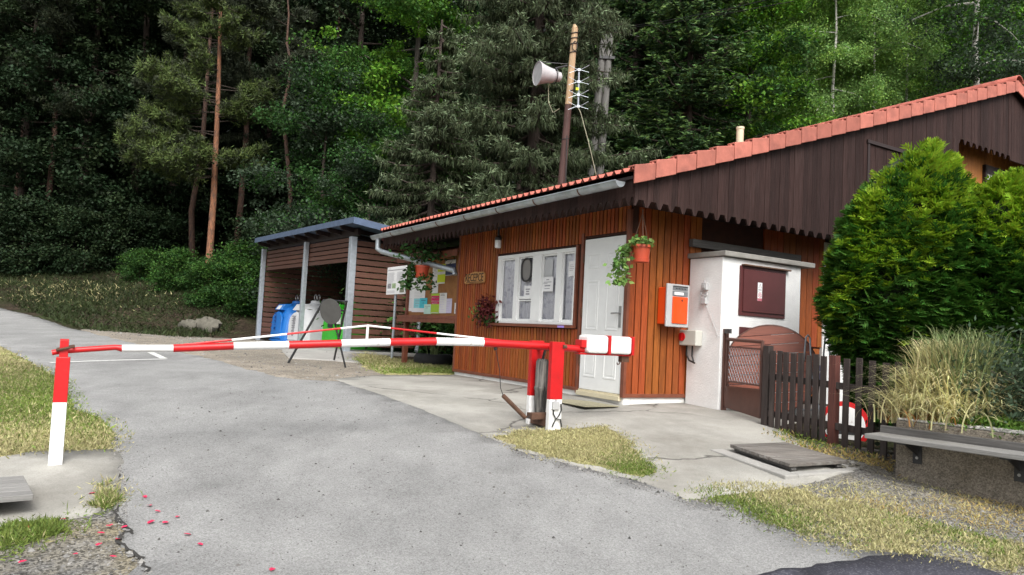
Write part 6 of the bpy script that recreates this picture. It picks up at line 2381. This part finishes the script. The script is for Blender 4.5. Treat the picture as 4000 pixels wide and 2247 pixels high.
birch = broadleaf('silver_birch', 'light green birch with a thin pale trunk behind the roof', 16, 17, 2.9, .12, 64000, .105, [M['birchleaf'], M['birchpale']], 'barkbirch', .55, .11, 26, .7, .4, group='birches behind the roof')
place(birch, 3235, 30, .2)
for px, D, r_, s_ in ((3390, 31.5, 2.2, .96), (3130, 33, 4.0, 1.0), (3520, 33, 1.1, .98), (3320, 35, 5.2, 1.1)):
    dup(birch, foot(px, D), r_, s_)
t = dup(birch, foot(3830, 37), 3.1, 1.2, 'far birch with a thick white trunk at the upper right', None)
bw = broadleaf('white_birch', 'tall birch with a thick white trunk at the far right', 18, 20, 3.1, .45, 22000, .14, [M['leafblue'], M['leaf']], 'barkbirch', .5, .2, 18, .7, .45)
place(bw, 3812, 29, .9)
bpy.data.objects.remove([c for c in t.children if c.name.startswith('trunk')][0]); 
for c in list(t.children): bpy.data.objects.remove(c)
bpy.data.objects.remove(t)
# the big spruces behind the pole
sA = spruce('blue_spruce', 'huge grey green spruce with hanging twigs right behind the loudspeaker pole', 21, 19, 5.0, [M['sprneedle'], M['sprtip']], .5, 9, .27, .28, dens=1.6, tw=.036)
place(sA, 2050, 23.0, .3)
sB = spruce('blue_spruce', 'smaller spruce with pale tips on the left of the huge one', 22, 10, 3.1, [M['sprneedle'], M['sprtip']], .46, 9, .22, .16, dens=1.6, tw=.036)
place(sB, 1660, 21.6, 1.3)
fA = spruce('silver_fir', 'dark green fir with layered flat boughs between spruce and maple', 23, 17, 4.0, [M['fir'], M['firtip']], .42, 9, .2, .22, dens=1.1, flat=True, uptip=.5, tw=.06)
place(fA, 2660, 25.5, .8)
dup(fA, foot(2440, 29), 2.2, 1.05, 'dark green fir standing behind the twin pole')
# --- the wood behind: individual trees, repeated
sp2 = spruce('wood_spruce', 'dark spruce in the depth of the wood', 24, 21, 3.4, [M['fir'], M['sprneedle']], .75, 8, .4, .2, group='spruces in the wood', dens=.5, tw=.11)
place(sp2, 470, 40, .3)
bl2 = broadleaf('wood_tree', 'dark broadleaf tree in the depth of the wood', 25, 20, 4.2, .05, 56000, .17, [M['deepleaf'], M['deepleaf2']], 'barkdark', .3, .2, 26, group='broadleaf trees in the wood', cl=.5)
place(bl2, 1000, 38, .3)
bl3 = broadleaf('wood_tree', 'mid green broadleaf tree on the slope behind the house', 26, 19, 4.0, .05, 52000, .16, [M['leaf'], M['leaffresh']], 'bark', .3, .2, 26, group='green trees behind the house', cl=.5)
place(bl3, 3420, 41, 1.)
rp = random.Random(12)
for px, D in ((905, 34.5), (330, 39), (20, 40), (600, 40), (1250, 35), (-120, 36)):
    dup(rp.choice([tpA, tpB]), foot(px, D), rp.uniform(0, 6), rp.uniform(.9, 1.15))
for px, D in ((60, 44), (300, 42), (700, 43), (880, 46), (1150, 41), (1750, 36), (2300, 36), (2560, 38), (150, 55), (520, 55), (950, 56), (1350, 50), (-150, 48), (2900, 44), (2150, 45)):
    dup(sp2, foot(px, D), rp.uniform(0, 6), rp.uniform(.85, 1.2))
for px, D in ((40, 34.5), (280, 34.5), (480, 35.5), (640, 36), (190, 37), (560, 41), (1350, 34), (1480, 38), (1620, 35), (2720, 34), (3050, 38), (3330, 41), (3600, 37), (3950, 40), (4150, 36), (3700, 46), (420, 48), (800, 52), (-60, 42), (1100, 48), (2450, 46), (3200, 50), (3480, 52), (4000, 50), (1900, 48), (2000, 36)):
    dup(bl3 if px > 2600 else bl2, foot(px, D), rp.uniform(0, 6), rp.uniform(.85, 1.15))
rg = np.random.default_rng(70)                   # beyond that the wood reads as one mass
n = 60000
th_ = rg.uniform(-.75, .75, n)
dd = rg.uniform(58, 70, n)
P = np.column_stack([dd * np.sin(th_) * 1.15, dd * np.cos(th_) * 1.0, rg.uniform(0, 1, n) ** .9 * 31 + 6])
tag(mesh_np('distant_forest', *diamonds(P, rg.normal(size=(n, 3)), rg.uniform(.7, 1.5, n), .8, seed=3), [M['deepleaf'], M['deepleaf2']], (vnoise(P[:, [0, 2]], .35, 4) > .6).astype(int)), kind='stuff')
# the wood goes on behind the camera, where the window panes mirror it
for x_, y_ in ((-48, -58), (-34, -62), (-20, -57), (-6, -61), (8, -58), (22, -62), (36, -57), (50, -60), (-27, -70), (0, -72), (28, -71)):
    dup(bl2, (x_, y_, float(gz(x_, y_)) - .1), rp.uniform(0, 6), rp.uniform(.9, 1.15))
# shrubs on the bank
bs = broadleaf('bank_shrub', 'green leafy shrub on the bank right of the orange pine', 30, 2.6, 1.6, .05, 12000, .13, [M['leafdark'], M['leaf']], 'barkdark', .15, .05, 16, .6, .3)
place(bs, 920, 26.2, .3)
bs.scale = (.8, .8, .8)
dup(bs, foot(690, 27.2), 2., .6, 'green leafy shrub on the bank left of the orange pine')
dup(bs, foot(985, 25.2), 4., .7, 'low green shrub close to the left end of the shelter')
dup(bs, foot(790, 25.2), 5., .55, 'low dark shrub in front of the orange pine above the boulder')
us = broadleaf('understory_bush', 'dark bush in the undergrowth at the edge of the wood', 31, 3.2, 2.2, .05, 12000, .14, [M['deepleaf'], M['deepleaf2']], 'barkdark', .15, .05, 16, .6, .35, group='dark bushes at the wood edge')
place(us, 60, 31.5, .3)
for px, D in ((190, 32.5), (320, 31.8), (450, 33), (560, 34.5), (-60, 33), (1000, 30), (1080, 31)):
    dup(us, foot(px, D), px * .7, .85 + .3 * ((px * 7) % 10) / 10)
dup(bs, foot(540, 29.5), 1., .5, 'shrub in the shade at the upper left of the bank')
dup(bs, foot(1890, 18.8), 1., .9, 'dark shrub behind the notice board under the roof end')
dup(bs, foot(1650, 19.5), 3., 1.0, 'dark shrub behind the tyre planter')

# --- thujas beside the planter
def thuja(name, label, loc, seed, n, prof_, tips, ax_, ay_, shift=0.):
    """dense evergreen: flat sprays pointing out and up over a clipped body; prof = (height, radius)"""
    rg = np.random.default_rng(seed)
    t = thing(name, label, 'hedge', loc)
    zs, rs = np.array([p[0] for p in prof_]), np.array([p[1] for p in prof_])
    nc = n // 20                                 # tufts over the body, each a bunch of flat sprays
    cz = rg.uniform(zs[0], zs[-1], nc * 4)
    cr = np.interp(cz, zs, rs)
    keep = rg.random(nc * 4) < cr / rs.max()
    cz, cr = cz[keep][:nc], cr[keep][:nc]
    nc = len(cz)
    ca = rg.uniform(0, 6.283, nc)
    cr = cr * (1 + .05 * np.sin(3 * ca + 2.1 * cz)) * (1 + rg.normal(0, .05, nc)) - .03
    k = np.repeat(np.arange(nc), 20)
    n = len(k)
    zz = cz[k] + rg.normal(0, .055, n)
    az = ca[k] + rg.normal(0, .08, n) / np.maximum(cr[k], .15)
    dep = 1 - np.abs(rg.normal(0, .07, n)) - .3 * (rg.random(n) < .2)
    rr = cr[k] * dep
    P = np.column_stack([ax_ * rr * np.cos(az), ay_ * rr * np.sin(az), zz])
    P[:, 0] += shift * np.clip((zz - zs[-1] * .45) / (zs[-1] * .5), 0, 1)
    O = np.column_stack([np.cos(az), np.sin(az), np.zeros(n)])
    ctone = np.concatenate([rg.normal(0, .13, nc)[k], np.zeros(sum(q[4] for q in tips))])
    for (tx, ty, tz, tr_, m_) in tips:           # leader shoots on top
        s = rg.random(m_)
        a2 = rg.uniform(0, 6.283, m_)
        r2 = tr_ * (1 - s) * rg.uniform(.2, 1, m_) + .01
        P = np.concatenate([P, np.column_stack([tx + r2 * np.cos(a2), ty + r2 * np.sin(a2), tz[0] + s * (tz[1] - tz[0])])])
        O = np.concatenate([O, np.column_stack([np.cos(a2) * .5, np.sin(a2) * .5, np.full(m_, .9)])])
        zz = np.concatenate([zz, np.full(m_, 99.)])
        dep = np.concatenate([dep, np.ones(m_)])
    n = len(P)
    up_ = np.clip(.05 + (np.minimum(zz, zs[-1]) / zs[-1] - .45) * 1.0, .0, .75)
    D = unit(O + np.column_stack([np.zeros(n), np.zeros(n), up_]) + rg.normal(size=(n, 3)) * .38)
    S = unit(np.cross(D, np.array([0, 0, 1.])) + rg.normal(size=(n, 3)) * np.where(zz > zs[-1] * .8, .8, .35)[:, None])
    Vs, Fs, ms, b = [], [], [], 0
    top = zs[-1]
    pale = vnoise(np.column_stack([np.arctan2(P[:, 1], P[:, 0]) * 1.2, P[:, 2]]), 3.2, seed)
    tipm = ((np.minimum(P[:, 2], top) / top * .72 + pale * .5 + ctone + rg.normal(0, .07, n) + (dep > .95) * .1) > .86).astype(int)
    NN = np.cross(D, S)
    for k, (off, ang, ln_) in enumerate(((0, 0, .16), (.03, .7, .11), (.03, -.7, .11), (.07, .6, .09), (.07, -.6, .09), (.11, .5, .06), (.11, -.5, .06))):
        d_ = D * math.cos(ang) + S * math.sin(ang)
        V, F_ = diamonds(P + D * off, d_, ln_ * rg.uniform(.8, 1.2, n), .024, NN)
        Vs.append(V); Fs.append(F_ + b); ms.append(tipm); b += len(V)
    mesh_np('foliage', np.concatenate(Vs), np.concatenate(Fs), [M['thuja'], M['thujatip']], np.concatenate(ms), t)
    mb = MB()
    for k in range(4):
        a = k * 1.6
        mb.tube([(.1 * math.cos(a), .1 * math.sin(a), -.1), (.3 * math.cos(a), .2 * math.sin(a), .9), (.35 * math.cos(a), .2 * math.sin(a), top * .9)], [.05, .04, .01], 7)
    mb.build('stem', M['bark'], t, True)
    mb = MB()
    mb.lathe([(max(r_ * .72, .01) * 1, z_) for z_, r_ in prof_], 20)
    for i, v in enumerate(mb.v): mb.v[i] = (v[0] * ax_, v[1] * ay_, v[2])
    mb.build('dark_core', mat('core_shade', (.02, .03, .012), .95, .4, 20), t)  # solid dark body, paints the shade between the sprays
    return t
DT = 8.35
cT = at(3500, 1200, DT)
gT = float(gz(cT[0], cT[1]))
def zt_(py, px=3500, D=DT): return float(at(px, py, D)[2]) - gT
def xt_(px, py, D=DT): return float(at(px, py, D)[0]) - cT[0]
prof1 = [(.1, .34), (zt_(1430), .42), (zt_(1370), .58), (zt_(1300), .70), (zt_(1200), .79), (zt_(1100), .78), (zt_(1000), .76), (zt_(900), .69), (zt_(830), .61), (zt_(770), .51), (zt_(710), .38), (zt_(660), .24), (zt_(630), .1), (zt_(620), .03)]
thuja('thuja', 'big rounded thuja with yellow green tips beside the orange gable', (cT[0], cT[1], gT), 41, 17000, prof1,
      [(xt_(3640, 600), .0, (zt_(740), zt_(580)), .15, 260), (xt_(3560, 640), -.05, (zt_(760), zt_(630)), .11, 120), (xt_(3725, 650), .05, (zt_(760), zt_(628)), .12, 150), (xt_(3460, 720), -.1, (zt_(800), zt_(705)), .1, 100)], 1., .8, .27)
D2 = 8.0
c2 = at(3950, 1200, D2)
g2 = float(gz(c2[0], c2[1]))
z2 = lambda py: float(at(3985, py, D2)[2]) - g2
prof2 = [(.12, .45), (.5, .62), (z2(1200), .66), (z2(1000), .66), (z2(850), .56), (z2(790), .38), (z2(740), .18), (z2(725), .04)]
thuja('thuja', 'second thuja at the right edge, darker below', (c2[0], c2[1], g2), 42, 11000, prof2, [(-.15, 0, (z2(830), z2(735)), .14, 150), (.05, 0, (z2(800), z2(705)), .15, 180)], 1., .8)
